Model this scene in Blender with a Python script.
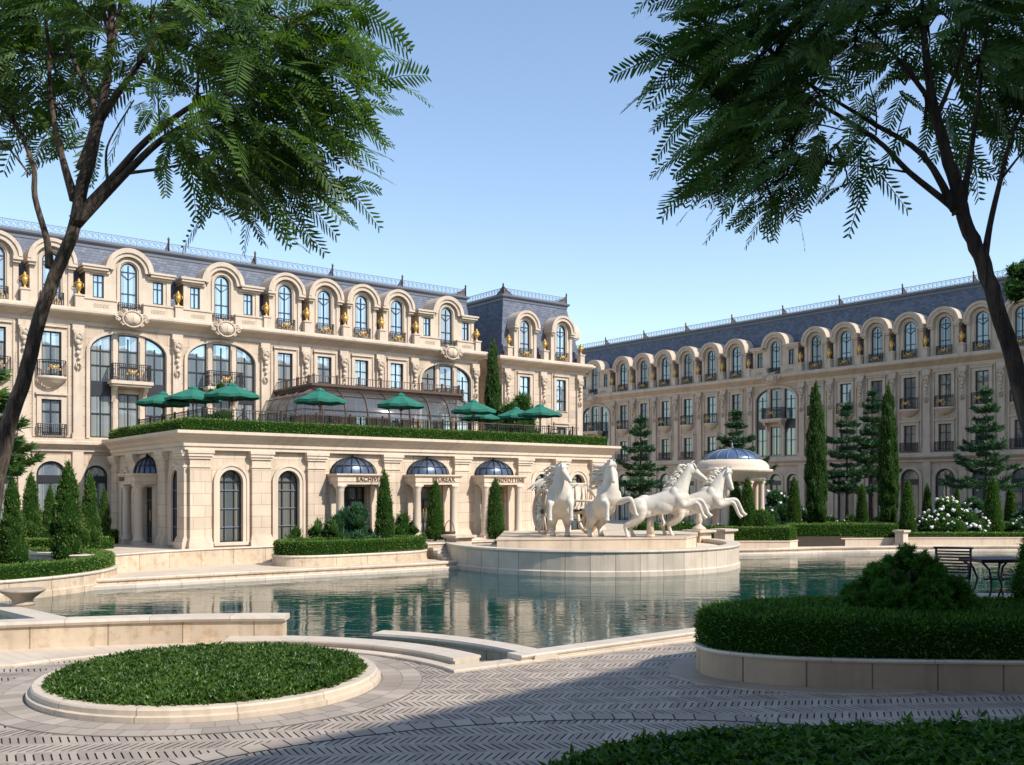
import bpy, math, random
import numpy as np
from mathutils import Vector, Matrix
random.seed(7); RNG = np.random.default_rng(7)
PI = math.pi
for o in list(bpy.data.objects): bpy.data.objects.remove(o)
SC = bpy.context.scene
COL = SC.collection
CAMH = 3.0; FPX = 960.0; CXP = 512.0; HY = 489.0

def at(px, y, z):
    """world point seen at pixel (px, y) whose height is z"""
    d = (CAMH - z) * FPX / (y - HY)
    return ((px - CXP) / FPX * d, d, z)
def dep(px, d, z=0.0):
    return ((px - CXP) / FPX * d, d, z)
def zat(y, d):
    return CAMH - (y - HY) / FPX * d

# ------------------------------------------------------------------ materials
def newmat(name):
    m = bpy.data.materials.new(name); m.use_nodes = True
    nt = m.node_tree; b = nt.nodes['Principled BSDF']
    return m, nt, b
def N(nt, typ, **kw):
    n = nt.nodes.new(typ)
    for k, v in kw.items():
        if k in n.inputs: n.inputs[k].default_value = v
        else: setattr(n, k, v)
    return n
def L(nt, a, b): nt.links.new(a, b)
def uvz(nt):
    """wall coordinates: (x + y, z) of the object"""
    tc = N(nt, 'ShaderNodeTexCoord'); s = N(nt, 'ShaderNodeSeparateXYZ'); L(nt, tc.outputs['Object'], s.inputs[0])
    a = N(nt, 'ShaderNodeMath', operation='ADD'); L(nt, s.outputs[0], a.inputs[0]); L(nt, s.outputs[1], a.inputs[1])
    c = N(nt, 'ShaderNodeCombineXYZ'); L(nt, a.outputs[0], c.inputs[0]); L(nt, s.outputs[2], c.inputs[1])
    return c.outputs[0], tc
def stone(name, col, rough=.75, joints=None, uv=False, var=.12, stain=(.55, .38, .22), stain_amt=.25, bump=.15, jdark=.55, ns=14.0, lo=.56, hi=.74, streak=.22):
    m, nt, b = newmat(name)
    vec, tc = uvz(nt)
    if uv: vec = tc.outputs['UV']
    big = N(nt, 'ShaderNodeTexNoise', Scale=.9, Detail=5.0, Roughness=.6); L(nt, tc.outputs['Object'], big.inputs['Vector'])
    fine = N(nt, 'ShaderNodeTexNoise', Scale=ns, Detail=6.0, Roughness=.7); L(nt, tc.outputs['Object'], fine.inputs['Vector'])
    mp = N(nt, 'ShaderNodeMapRange'); mp.inputs['From Min'].default_value = .35; mp.inputs['From Max'].default_value = .65
    mp.inputs['To Min'].default_value = 1 - var; mp.inputs['To Max'].default_value = 1 + var; L(nt, big.outputs[0], mp.inputs[0])
    mx = N(nt, 'ShaderNodeMix', data_type='RGBA', blend_type='MULTIPLY'); mx.inputs[0].default_value = 1
    mx.inputs[6].default_value = (*col, 1); L(nt, mp.outputs[0], mx.inputs[7])
    st = N(nt, 'ShaderNodeMapRange'); st.inputs['From Min'].default_value = lo; st.inputs['From Max'].default_value = hi
    st.inputs['To Max'].default_value = stain_amt; L(nt, fine.outputs[0], st.inputs[0])
    mx2 = N(nt, 'ShaderNodeMix', data_type='RGBA'); L(nt, st.outputs[0], mx2.inputs[0]); L(nt, mx.outputs[2], mx2.inputs[6])
    mx2.inputs[7].default_value = (col[0]*stain[0]/.6, col[1]*stain[1]/.5, col[2]*stain[2]/.4, 1)
    out = mx2.outputs[2]; h = fine.outputs[0]; bs = bump
    if streak:   # rain streaks running down the wall
        sm = N(nt, 'ShaderNodeMapping'); sm.inputs['Scale'].default_value = (3.4, .22, 1); L(nt, uvz(nt)[0], sm.inputs[0])
        sn = N(nt, 'ShaderNodeTexNoise', Scale=1.0, Detail=5.0, Roughness=.6); L(nt, sm.outputs[0], sn.inputs['Vector'])
        sr = N(nt, 'ShaderNodeMapRange'); sr.inputs['From Min'].default_value = .5; sr.inputs['From Max'].default_value = .72; sr.inputs['To Min'].default_value = 1.0; sr.inputs['To Max'].default_value = 1-streak; L(nt, sn.outputs[0], sr.inputs[0])
        m4 = N(nt, 'ShaderNodeMix', data_type='RGBA', blend_type='MULTIPLY'); m4.inputs[0].default_value = 1; L(nt, out, m4.inputs[6]); L(nt, sr.outputs[0], m4.inputs[7]); out = m4.outputs[2]
    if joints:
        br = N(nt, 'ShaderNodeTexBrick', Scale=1.0); br.offset = .5 if not uv else 0.0
        br.inputs['Brick Width'].default_value = joints[0]; br.inputs['Row Height'].default_value = joints[1]
        br.inputs['Mortar Size'].default_value = joints[2]; br.inputs['Mortar Smooth'].default_value = .3
        br.inputs['Color1'].default_value = (.90, .895, .885, 1); br.inputs['Color2'].default_value = (1.09, 1.07, 1.05, 1)
        br.inputs['Mortar'].default_value = (jdark, jdark*.93, jdark*.85, 1)
        L(nt, vec, br.inputs['Vector'])
        m3 = N(nt, 'ShaderNodeMix', data_type='RGBA', blend_type='MULTIPLY'); m3.inputs[0].default_value = 1
        L(nt, out, m3.inputs[6]); L(nt, br.outputs['Color'], m3.inputs[7]); out = m3.outputs[2]
    L(nt, out, b.inputs['Base Color'])
    b.inputs['Roughness'].default_value = rough
    bp = N(nt, 'ShaderNodeBump', Strength=bs, Distance=.02); L(nt, h, bp.inputs['Height']); L(nt, bp.outputs[0], b.inputs['Normal'])
    return m
def plain(name, col, rough=.5, metal=0.0, noise=.0, scale=20, bump=0.0):
    m, nt, b = newmat(name)
    b.inputs['Base Color'].default_value = (*col, 1); b.inputs['Roughness'].default_value = rough; b.inputs['Metallic'].default_value = metal
    if noise or bump:
        tc = N(nt, 'ShaderNodeTexCoord'); n = N(nt, 'ShaderNodeTexNoise', Scale=scale, Detail=4.0); L(nt, tc.outputs['Object'], n.inputs['Vector'])
        mr = N(nt, 'ShaderNodeMapRange'); mr.inputs['From Min'].default_value = .3; mr.inputs['From Max'].default_value = .7
        mr.inputs['To Min'].default_value = 1-noise; mr.inputs['To Max'].default_value = 1+noise; L(nt, n.outputs[0], mr.inputs[0])
        mx = N(nt, 'ShaderNodeMix', data_type='RGBA', blend_type='MULTIPLY'); mx.inputs[0].default_value = 1
        mx.inputs[6].default_value = (*col, 1); L(nt, mr.outputs[0], mx.inputs[7]); L(nt, mx.outputs[2], b.inputs['Base Color'])
        if bump:
            bp = N(nt, 'ShaderNodeBump', Strength=bump, Distance=.02); L(nt, n.outputs[0], bp.inputs['Height']); L(nt, bp.outputs[0], b.inputs['Normal'])
    return m
def leafmat(name, c1, c2, trans=.25, rough=.5, spec=.3):
    m, nt, b = newmat(name)
    g = N(nt, 'ShaderNodeNewGeometry')
    r = N(nt, 'ShaderNodeValToRGB'); r.color_ramp.elements[0].color = (*c1, 1); r.color_ramp.elements[1].color = (*c2, 1)
    tc = N(nt, 'ShaderNodeTexCoord'); n = N(nt, 'ShaderNodeTexNoise', Scale=1.7, Detail=3.0); L(nt, tc.outputs['Object'], n.inputs['Vector'])
    mr = N(nt, 'ShaderNodeMapRange'); mr.inputs['From Min'].default_value = .3; mr.inputs['From Max'].default_value = .7; mr.inputs['To Min'].default_value = -.3; mr.inputs['To Max'].default_value = .3
    L(nt, n.outputs[0], mr.inputs[0])
    a = N(nt, 'ShaderNodeMath', operation='ADD'); L(nt, g.outputs['Random Per Island'], a.inputs[0]); L(nt, mr.outputs[0], a.inputs[1])
    L(nt, a.outputs[0], r.inputs[0]); L(nt, r.outputs[0], b.inputs['Base Color'])
    b.inputs['Roughness'].default_value = rough; b.inputs['Specular IOR Level'].default_value = spec
    tr = N(nt, 'ShaderNodeBsdfTranslucent')
    mc = N(nt, 'ShaderNodeMix', data_type='RGBA', blend_type='MULTIPLY'); mc.inputs[0].default_value = 1
    L(nt, r.outputs[0], mc.inputs[6]); mc.inputs[7].default_value = (1.5, 1.6, .6, 1); L(nt, mc.outputs[2], tr.inputs[0])
    ms = N(nt, 'ShaderNodeMixShader', Fac=trans); out = nt.nodes['Material Output']
    L(nt, b.outputs[0], ms.inputs[1]); L(nt, tr.outputs[0], ms.inputs[2]); L(nt, ms.outputs[0], out.inputs[0])
    return m
def glassmat(name, col, metal, rough=.03, curtain=True, ccol=(.42, .42, .38)):
    m, nt, b = newmat(name)
    tc = N(nt, 'ShaderNodeTexCoord'); s = N(nt, 'ShaderNodeSeparateXYZ'); L(nt, tc.outputs['Object'], s.inputs[0])
    oi = N(nt, 'ShaderNodeObjectInfo')
    b.inputs['Base Color'].default_value = (*col, 1); b.inputs['Metallic'].default_value = metal; b.inputs['Roughness'].default_value = rough
    n = N(nt, 'ShaderNodeTexNoise', Scale=1.1, Detail=1.0); L(nt, tc.outputs['Object'], n.inputs['Vector'])
    bp = N(nt, 'ShaderNodeBump', Strength=.12, Distance=.05); L(nt, n.outputs[0], bp.inputs['Height']); L(nt, bp.outputs[0], b.inputs['Normal'])
    if curtain:   # net curtains hanging behind the pane, folded in vertical waves
        w = N(nt, 'ShaderNodeTexNoise', Scale=1.0, Detail=2.0)
        cmb = N(nt, 'ShaderNodeCombineXYZ'); mul = N(nt, 'ShaderNodeMath', operation='MULTIPLY'); L(nt, s.outputs[0], mul.inputs[0]); mul.inputs[1].default_value = 16
        L(nt, mul.outputs[0], cmb.inputs[0]); L(nt, oi.outputs['Random'], cmb.inputs[1]); L(nt, cmb.outputs[0], w.inputs['Vector'])
        ax = N(nt, 'ShaderNodeMath', operation='ABSOLUTE'); L(nt, s.outputs[0], ax.inputs[0])
        th = N(nt, 'ShaderNodeMath', operation='MULTIPLY_ADD'); L(nt, oi.outputs['Random'], th.inputs[0]); th.inputs[1].default_value = -.45; th.inputs[2].default_value = .38
        gt = N(nt, 'ShaderNodeMath', operation='GREATER_THAN'); L(nt, ax.outputs[0], gt.inputs[0]); L(nt, th.outputs[0], gt.inputs[1])
        rp = N(nt, 'ShaderNodeMapRange'); rp.inputs['From Min'].default_value = .35; rp.inputs['From Max'].default_value = .65
        rp.inputs['To Min'].default_value = .25; rp.inputs['To Max'].default_value = 1; L(nt, w.outputs[0], rp.inputs[0])
        cc = N(nt, 'ShaderNodeMix', data_type='RGBA', blend_type='MULTIPLY'); cc.inputs[0].default_value = 1
        cc.inputs[6].default_value = (*ccol, 1); L(nt, rp.outputs[0], cc.inputs[7])
        df = N(nt, 'ShaderNodeBsdfDiffuse'); L(nt, cc.outputs[2], df.inputs[0])
        f = N(nt, 'ShaderNodeMath', operation='MULTIPLY'); L(nt, gt.outputs[0], f.inputs[0]); f.inputs[1].default_value = .5
        ms = N(nt, 'ShaderNodeMixShader'); L(nt, f.outputs[0], ms.inputs[0]); L(nt, b.outputs[0], ms.inputs[1]); L(nt, df.outputs[0], ms.inputs[2])
        L(nt, ms.outputs[0], nt.nodes['Material Output'].inputs[0])
    return m

M = {}
M['lime'] = stone('limestone', (.50, .398, .30), joints=(1.05, .46, .016), jdark=.6, var=.09, stain_amt=.12)
M['trim'] = stone('trim_stone', (.53, .428, .328), var=.09, stain_amt=.2)
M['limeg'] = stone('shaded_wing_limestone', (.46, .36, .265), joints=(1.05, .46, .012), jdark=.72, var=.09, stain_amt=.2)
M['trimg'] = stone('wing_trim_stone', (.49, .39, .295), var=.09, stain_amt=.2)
M['pav'] = stone('pavilion_stone', (.585, .47, .355), joints=(.95, .47, .014), jdark=.66, var=.08, stain_amt=.18)
M['pavtrim'] = stone('pavilion_trim', (.605, .49, .375), var=.05, stain_amt=.1)
M['statue'] = stone('statue_stone', (.63, .565, .475), rough=.65, var=.14, stain_amt=.5, stain=(.5, .4, .3), bump=.3)
M['statue2'] = stone('statue_stone_warm', (.56, .45, .33), rough=.6, var=.1, stain_amt=.2)
M['wallcap'] = stone('cap_stone', (.57, .49, .40), rough=.6, joints=(1.5, 50, .01), uv=True, jdark=.6, var=.06, stain_amt=.12)
M['wallface'] = stone('travertine_blocks', (.55, .44, .32), rough=.65, joints=(1.35, 60, .014), uv=True, jdark=.45, var=.12, stain=(.44, .29, .17), stain_amt=.75, ns=4.0, lo=.5, hi=.66)
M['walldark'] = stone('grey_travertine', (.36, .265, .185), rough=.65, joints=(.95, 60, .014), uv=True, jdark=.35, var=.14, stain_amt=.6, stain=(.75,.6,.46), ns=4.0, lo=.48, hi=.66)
M['paving'] = stone('bank_paving', (.53, .44, .34), rough=.7, var=.08, stain_amt=.2)
M['kerb'] = stone('kerb_stone', (.55, .46, .36), rough=.6, joints=(1.3, 60, .01), uv=True, jdark=.55, var=.08, stain_amt=.25)
M['iron'] = plain('wrought_iron', (.018, .017, .018), .45, .3)
M['bronze'] = plain('brown_iron', (.09, .055, .04), .5, .3, noise=.2)
M['gold'] = plain('gilded_metal', (.62, .36, .09), .42, .55, noise=.25, scale=30)
M['frame'] = plain('window_frame_metal', (.02, .022, .026), .4)
M['roofcap'] = plain('roof_edge_metal', (.10, .11, .135), .45, noise=.1)
M['railmetal'] = plain('painted_railing', (.16, .18, .22), .5)
M['glass'] = glassmat('window_glass', (.42, .52, .60), .75)
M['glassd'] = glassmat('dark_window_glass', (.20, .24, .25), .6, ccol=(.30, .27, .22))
M['domeglass'] = glassmat('dome_glass', (.13, .20, .31), .6, .3, curtain=False)
M['porchglass'] = glassmat('porch_dome_glass', (.07, .10, .15), .4, .32, curtain=False)
M['darkin'] = plain('dark_interior', (.012, .013, .014), .6)
M['canvas'] = plain('green_canvas', (.010, .135, .09), .8, noise=.12, scale=3)
M['wood'] = plain('brown_wood', (.10, .055, .03), .6, noise=.2)
M['letters'] = plain('bronze_letters', (.13, .055, .02), .5, .2)
M['soil'] = plain('soil', (.05, .035, .025), .95, noise=.3, bump=.5)
M['bark'] = plain('tree_bark', (.085, .055, .04), .9, noise=.45, scale=9, bump=.9)
M['barkd'] = plain('dark_bark', (.055, .035, .028), .9, noise=.45, scale=9, bump=.9)
M['joint'] = plain('dark_joint_sand', (.035, .03, .028), .95, noise=.2)
M['hedge'] = leafmat('hedge_leaves', (.055, .11, .018), (.16, .25, .045))
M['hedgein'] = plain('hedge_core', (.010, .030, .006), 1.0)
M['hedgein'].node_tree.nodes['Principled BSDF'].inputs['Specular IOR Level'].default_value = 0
M['cone'] = leafmat('thuja_leaves', (.045, .09, .018), (.125, .195, .045))
M['cypress'] = leafmat('cypress_leaves', (.036, .07, .02), (.11, .16, .048))
M['shrub'] = leafmat('shrub_leaves', (.035, .085, .022), (.11, .19, .05))
M['shrubb'] = leafmat('blue_green_leaves', (.025, .075, .045), (.08, .17, .10))
M['fir'] = leafmat('fir_needles', (.02, .065, .028), (.06, .14, .06), trans=.1)
M['bed'] = leafmat('bed_leaves', (.025, .062, .010), (.09, .165, .028), rough=.4)
M['darkleaf'] = leafmat('dark_bed_leaves', (.022, .068, .009), (.075, .165, .02), rough=.4, spec=.18)
M['pine'] = leafmat('mountain_pine_needles', (.024, .08, .010), (.07, .20, .022), rough=.6)
M['treeleaf'] = leafmat('feathery_tree_leaves', (.032, .078, .016), (.095, .165, .035), trans=.35, rough=.45)
M['treeleafd'] = leafmat('feathery_tree_leaves_deep', (.040, .105, .026), (.105, .20, .045), trans=.2, rough=.45)
M['petal'] = plain('white_petals', (.80, .76, .70), .7)
M['cushion'] = plain('pale_cushion', (.55, .5, .45), .9)
M['furn'] = plain('garden_furniture_metal', (.035, .03, .04), .35, .4)
M['lawn'] = leafmat('lawn_grass', (.03, .09, .012), (.06, .14, .02))

def slate():
    m, nt, b = newmat('roof_slate'); vec, tc = uvz(nt)
    br = N(nt, 'ShaderNodeTexBrick', Scale=1.0); br.inputs['Brick Width'].default_value = .26; br.inputs['Row Height'].default_value = .14
    br.inputs['Mortar Size'].default_value = .012; br.inputs['Color1'].default_value = (.075, .09, .125, 1); br.inputs['Color2'].default_value = (.135, .152, .195, 1)
    br.inputs['Mortar'].default_value = (.07, .078, .10, 1); L(nt, vec, br.inputs['Vector'])
    n = N(nt, 'ShaderNodeTexNoise', Scale=.7, Detail=4.0); L(nt, tc.outputs['Object'], n.inputs['Vector'])
    mr = N(nt, 'ShaderNodeMapRange'); mr.inputs['To Min'].default_value = .7; mr.inputs['To Max'].default_value = 1.3; L(nt, n.outputs[0], mr.inputs[0])
    mx = N(nt, 'ShaderNodeMix', data_type='RGBA', blend_type='MULTIPLY'); mx.inputs[0].default_value = 1
    L(nt, br.outputs['Color'], mx.inputs[6]); L(nt, mr.outputs[0], mx.inputs[7]); L(nt, mx.outputs[2], b.inputs['Base Color'])
    b.inputs['Roughness'].default_value = .6; b.inputs['Specular IOR Level'].default_value = .25
    bp = N(nt, 'ShaderNodeBump', Strength=.5, Distance=.02); L(nt, br.outputs['Fac'], bp.inputs['Height']); bp.invert = True; L(nt, bp.outputs[0], b.inputs['Normal'])
    return m
M['slate'] = slate()
def brickmat():
    m, nt, b = newmat('paving_bricks'); g = N(nt, 'ShaderNodeNewGeometry')
    r = N(nt, 'ShaderNodeValToRGB'); e = r.color_ramp.elements; e[0].color = (.28, .23, .185, 1); e[1].color = (.41, .34, .275, 1)
    L(nt, g.outputs['Random Per Island'], r.inputs[0])
    tc = N(nt, 'ShaderNodeTexCoord'); n = N(nt, 'ShaderNodeTexNoise', Scale=.5, Detail=6.0, Roughness=.65); L(nt, tc.outputs['Object'], n.inputs['Vector'])
    mr = N(nt, 'ShaderNodeMapRange'); mr.inputs['From Min'].default_value = .3; mr.inputs['From Max'].default_value = .7; mr.inputs['To Min'].default_value = .8; mr.inputs['To Max'].default_value = 1.12; L(nt, n.outputs[0], mr.inputs[0])
    mx = N(nt, 'ShaderNodeMix', data_type='RGBA', blend_type='MULTIPLY'); mx.inputs[0].default_value = 1
    L(nt, r.outputs[0], mx.inputs[6]); L(nt, mr.outputs[0], mx.inputs[7]); L(nt, mx.outputs[2], b.inputs['Base Color'])
    n2 = N(nt, 'ShaderNodeTexNoise', Scale=60.0, Detail=3.0); L(nt, tc.outputs['Object'], n2.inputs['Vector'])
    bp = N(nt, 'ShaderNodeBump', Strength=.25, Distance=.01); L(nt, n2.outputs[0], bp.inputs['Height']); L(nt, bp.outputs[0], b.inputs['Normal'])
    b.inputs['Roughness'].default_value = .7
    return m
M['brick'] = brickmat()
def watermat():
    m, nt, b = newmat('pond_water')
    b.inputs['Base Color'].default_value = (.003, .042, .042, 1); b.inputs['Roughness'].default_value = .02; b.inputs['IOR'].default_value = 1.33
    tc = N(nt, 'ShaderNodeTexCoord'); mp = N(nt, 'ShaderNodeMapping'); mp.inputs['Scale'].default_value = (.9, 2.2, 1); L(nt, tc.outputs['Object'], mp.inputs[0])
    n = N(nt, 'ShaderNodeTexNoise', Scale=1.6, Detail=3.0, Roughness=.45, Distortion=.6); L(nt, mp.outputs[0], n.inputs['Vector'])
    n3 = N(nt, 'ShaderNodeTexNoise', Scale=.25, Detail=2.0); L(nt, mp.outputs[0], n3.inputs['Vector'])
    mr = N(nt, 'ShaderNodeMapRange'); mr.inputs['From Min'].default_value = .35; mr.inputs['From Max'].default_value = .65; mr.inputs['To Min'].default_value = .25; mr.inputs['To Max'].default_value = 1.0; L(nt, n3.outputs[0], mr.inputs[0])
    mu = N(nt, 'ShaderNodeMath', operation='MULTIPLY'); L(nt, n.outputs[0], mu.inputs[0]); L(nt, mr.outputs[0], mu.inputs[1])
    bp = N(nt, 'ShaderNodeBump', Strength=.4, Distance=.035); L(nt, mu.outputs[0], bp.inputs['Height']); L(nt, bp.outputs[0], b.inputs['Normal'])
    return m
M['water'] = watermat()

# ------------------------------------------------------------------ mesh kit
class MB:
    def __init__(s): s.v=[]; s.l=[]; s.n=[]; s.m=[]; s.sm=[]; s.uv=[]; s.c=0; s.mats=[]
    def mi(s, mat):
        if mat not in s.mats: s.mats.append(mat)
        return s.mats.index(mat)
    def add(s, V, F, mat, smooth=False, uv=None):
        V = np.asarray(V, float).reshape(-1, 3)
        if isinstance(F, np.ndarray):
            L_ = F.reshape(-1) ; n_ = np.full(len(F), F.shape[1])
        else:
            L_ = np.array([i for f in F for i in f], int); n_ = np.array([len(f) for f in F], int)
        s.v.append(V); s.l.append(L_ + s.c); s.n.append(n_); s.m.append(np.full(len(n_), s.mi(mat))); s.sm.append(np.full(len(n_), smooth, bool))
        s.uv.append(np.zeros((len(L_), 2)) if uv is None else np.asarray(uv, float).reshape(-1, 2)); s.c += len(V)
        return s
    def merge(s, o, T=None):
        """append another MB, moved by the 4x4 matrix T"""
        for V, l, n, m, sm, uv in zip(o.v, o.l, o.n, o.m, o.sm, o.uv):
            pass
        if not o.v: return s
        V = np.concatenate(o.v)
        if T is not None:
            T = np.array(T); V = V @ T[:3, :3].T + T[:3, 3]
        s.v.append(V); s.l.append(np.concatenate(o.l) + s.c); s.n.append(np.concatenate(o.n))
        mp = np.array([s.mi(x) for x in o.mats]); s.m.append(mp[np.concatenate(o.m)]); s.sm.append(np.concatenate(o.sm)); s.uv.append(np.concatenate(o.uv)); s.c += len(V)
        return s
    def mesh(s, name):
        me = bpy.data.meshes.new(name)
        V = np.concatenate(s.v); l = np.concatenate(s.l); n = np.concatenate(s.n); m = np.concatenate(s.m); sm = np.concatenate(s.sm); uv = np.concatenate(s.uv)
        me.vertices.add(len(V)); me.vertices.foreach_set('co', V.astype(np.float32).ravel())
        me.loops.add(len(l)); me.loops.foreach_set('vertex_index', l.astype(np.int32))
        me.polygons.add(len(n)); st = np.concatenate([[0], np.cumsum(n)[:-1]])
        me.polygons.foreach_set('loop_start', st.astype(np.int32)); me.polygons.foreach_set('loop_total', n.astype(np.int32))
        me.polygons.foreach_set('material_index', m.astype(np.int32)); me.polygons.foreach_set('use_smooth', sm)
        u = me.uv_layers.new(name='UVMap'); u.data.foreach_set('uv', uv.astype(np.float32).ravel())
        for k in s.mats: me.materials.append(M[k])
        me.update(calc_edges=True); me.validate()
        return me
    # --- shapes
    def box(s, x0, x1, y0, y1, z0, z1, mat, taper=0):
        t = taper
        V = [(x0,y0,z0),(x1,y0,z0),(x1,y1,z0),(x0,y1,z0),(x0+t,y0+t,z1),(x1-t,y0+t,z1),(x1-t,y1-t,z1),(x0+t,y1-t,z1)]
        return s.add(V, [(0,3,2,1),(4,5,6,7),(0,1,5,4),(1,2,6,5),(2,3,7,6),(3,0,4,7)], mat)
    def lathe(s, prof, mat, seg=16, c=(0,0,0), smooth=True, a0=0, a1=2*PI, sx=1, sy=1):
        full = abs(a1-a0-2*PI) < 1e-6; k = seg if full else seg+1
        A = [a0 + (a1-a0)*i/seg for i in range(k)]
        V = [(c[0]+r*math.cos(a)*sx, c[1]+r*math.sin(a)*sy, c[2]+z) for r, z in prof for a in A]
        F = []
        for j in range(len(prof)-1):
            for i in range(seg):
                i2 = (i+1) % k
                F.append((j*k+i, j*k+i2, (j+1)*k+i2, (j+1)*k+i))
        if full:
            if prof[0][0] > 1e-4: F.append(tuple(range(k-1, -1, -1)))
            if prof[-1][0] > 1e-4: F.append(tuple((len(prof)-1)*k+i for i in range(k)))
        return s.add(V, F, mat, smooth)
    def tube(s, pts, r, mat, seg=6, smooth=True, closed=False):
        P = [Vector(p) for p in pts]; n = len(P)
        R = r if isinstance(r, (list, tuple)) else [r]*n
        V = []; up = None
        for i, p in enumerate(P):
            if closed: d = P[(i+1) % n]-P[i-1]
            else: d = P[min(i+1, n-1)]-P[max(i-1, 0)]
            if d.length < 1e-9: d = Vector((0,0,1))
            d.normalize()
            if up is None: up = d.orthogonal().normalized()
            up = (up - d*up.dot(d)); up = up.normalized() if up.length > 1e-6 else d.orthogonal().normalized()
            w = d.cross(up)
            for j in range(seg):
                a = 2*PI*j/seg; q = p + (up*math.cos(a)+w*math.sin(a))*R[i]; V.append(tuple(q))
        F = []
        for i in range(n if closed else n-1):
            i2 = (i+1) % n
            for j in range(seg): F.append((i*seg+j, i*seg+(j+1)%seg, i2*seg+(j+1)%seg, i2*seg+j))
        if not closed: F += [tuple(range(seg-1,-1,-1)), tuple((n-1)*seg+j for j in range(seg))]
        return s.add(V, F, mat, smooth)
    def ball(s, c, r, mat, seg=10, rings=7, sc=(1,1,1)):
        pr = [(max(math.sin(PI*i/rings),1e-5)*r, -math.cos(PI*i/rings)*r) for i in range(rings+1)]
        A = [2*PI*i/seg for i in range(seg)]
        V = [(c[0]+q*math.cos(a)*sc[0], c[1]+q*math.sin(a)*sc[1], c[2]+z*sc[2]) for q, z in pr for a in A]
        F = [(j*seg+i, j*seg+(i+1)%seg, (j+1)*seg+(i+1)%seg, (j+1)*seg+i) for j in range(rings) for i in range(seg)]
        return s.add(V, F, mat, True)
    def sweep(s, path, prof, mat, closed=False, ploop=True, smooth=False):
        """sweep a profile [(outward to the right of the path, z)] along a 2D path with mitred corners"""
        n = len(path); k = len(prof); V = []; acc = [0.0]
        for i in range(n):
            p = Vector(path[i])
            a = Vector(path[i-1]) if (closed or i > 0) else None
            b = Vector(path[(i+1) % n]) if (closed or i < n-1) else None
            d1 = (p-a).normalized() if a is not None else (b-p).normalized()
            d2 = (b-p).normalized() if b is not None else d1
            n1 = Vector((d1.y, -d1.x)); n2 = Vector((d2.y, -d2.x)); m = (n1+n2)
            m = m.normalized() if m.length > 1e-6 else n1
            sc = 1/max(m.dot(n1), .35)
            for o, z in prof: V.append((p.x+m.x*o*sc, p.y+m.y*o*sc, z))
            acc.append(acc[-1] + ((Vector(path[(i+1) % n])-p).length))
        pv = [0.0]
        for j in range(k): a = prof[j]; b = prof[(j+1) % k]; pv.append(pv[-1]+math.hypot(a[0]-b[0], a[1]-b[1]))
        F = []; uv = []
        for i in range(n if closed else n-1):
            i2 = (i+1) % n
            for j in range(k if ploop else k-1):
                j2 = (j+1) % k
                F.append((i*k+j, i2*k+j, i2*k+j2, i*k+j2))
                uv += [(acc[i], pv[j]+.1), (acc[i+1], pv[j]+.1), (acc[i+1], pv[j+1]+.1), (acc[i], pv[j+1]+.1)]
        if ploop and not closed:
            F.append(tuple(range(k))); uv += [(.3,.3)]*k
            F.append(tuple((n-1)*k+j for j in reversed(range(k)))); uv += [(.3,.3)]*k
        return s.add(V, F, mat, smooth, uv)
    def prism(s, poly, z0, z1, mat, side=None):
        n = len(poly); V = [(x, y, z0) for x, y in poly]+[(x, y, z1) for x, y in poly]
        s.add(V, [tuple(range(n, 2*n))], mat)
        acc = 0; F = []; uv = []
        for i in range(n):
            j = (i+1) % n; l = math.dist(poly[i], poly[j]); F.append((i, j, n+j, n+i)); uv += [(acc, .1), (acc+l, .1), (acc+l, z1-z0+.1), (acc, z1-z0+.1)]; acc += l
        s.add(V, F, side or mat, False, uv)
        return s
    def plate(s, outer, holes, y0, y1, mat):
        """flat slab in the x-z plane with holes, from depth y0 to y1"""
        V, F = curve_fill([outer]+list(holes), (y1-y0)/2)
        V = np.array([(x, (y0+y1)/2 - z, y) for x, y, z in V])
        return s.add(V, F, mat)

def curve_fill(loops, half):
    cu = bpy.data.curves.new('t', 'CURVE'); cu.dimensions = '2D'; cu.fill_mode = 'BOTH'; cu.extrude = half
    for lp in loops:
        sp = cu.splines.new('POLY'); sp.points.add(len(lp)-1)
        for i, (x, y) in enumerate(lp): sp.points[i].co = (x, y, 0, 1)
        sp.use_cyclic_u = True
    o = bpy.data.objects.new('t', cu); me = bpy.data.meshes.new_from_object(o)
    V = [tuple(v.co) for v in me.vertices]; F = [tuple(p.vertices) for p in me.polygons]
    bpy.data.objects.remove(o); bpy.data.curves.remove(cu); bpy.data.meshes.remove(me)
    return V, F
def arch(xc, w, z0, zs, rise=None, n=12, inset=0.0):
    r = w/2-inset; rise = (w/2 if rise is None else rise)-inset; z0 = z0+inset
    return [(xc-r, z0), (xc+r, z0)] + [(xc+r*math.cos(PI*i/n), zs+rise*math.sin(PI*i/n)) for i in range(n+1)]
def rect(x0, x1, z0, z1, inset=0.0):
    i = inset
    return [(x0+i, z0+i), (x1-i, z0+i), (x1-i, z1-i), (x0+i, z1-i)]
def ringarc(xc, r0, r1, zs, drop=0.0, n=16, rise=1.0):
    """band over an arch, with short straight feet"""
    A = [PI*i/n for i in range(n+1)]
    o = [(xc+r1*math.cos(a), zs+r1*rise*math.sin(a)) for a in A]; i_ = [(xc+r0*math.cos(a), zs+r0*math.sin(a)*(rise if rise == 1 else (r1*rise-(r1-r0))/r0)) for a in reversed(A)]
    if drop: o = [(xc+r1, zs-drop)]+o+[(xc-r1, zs-drop)]; i_ = [(xc-r0, zs-drop)]+i_+[(xc+r0, zs-drop)]
    return o+i_

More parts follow.
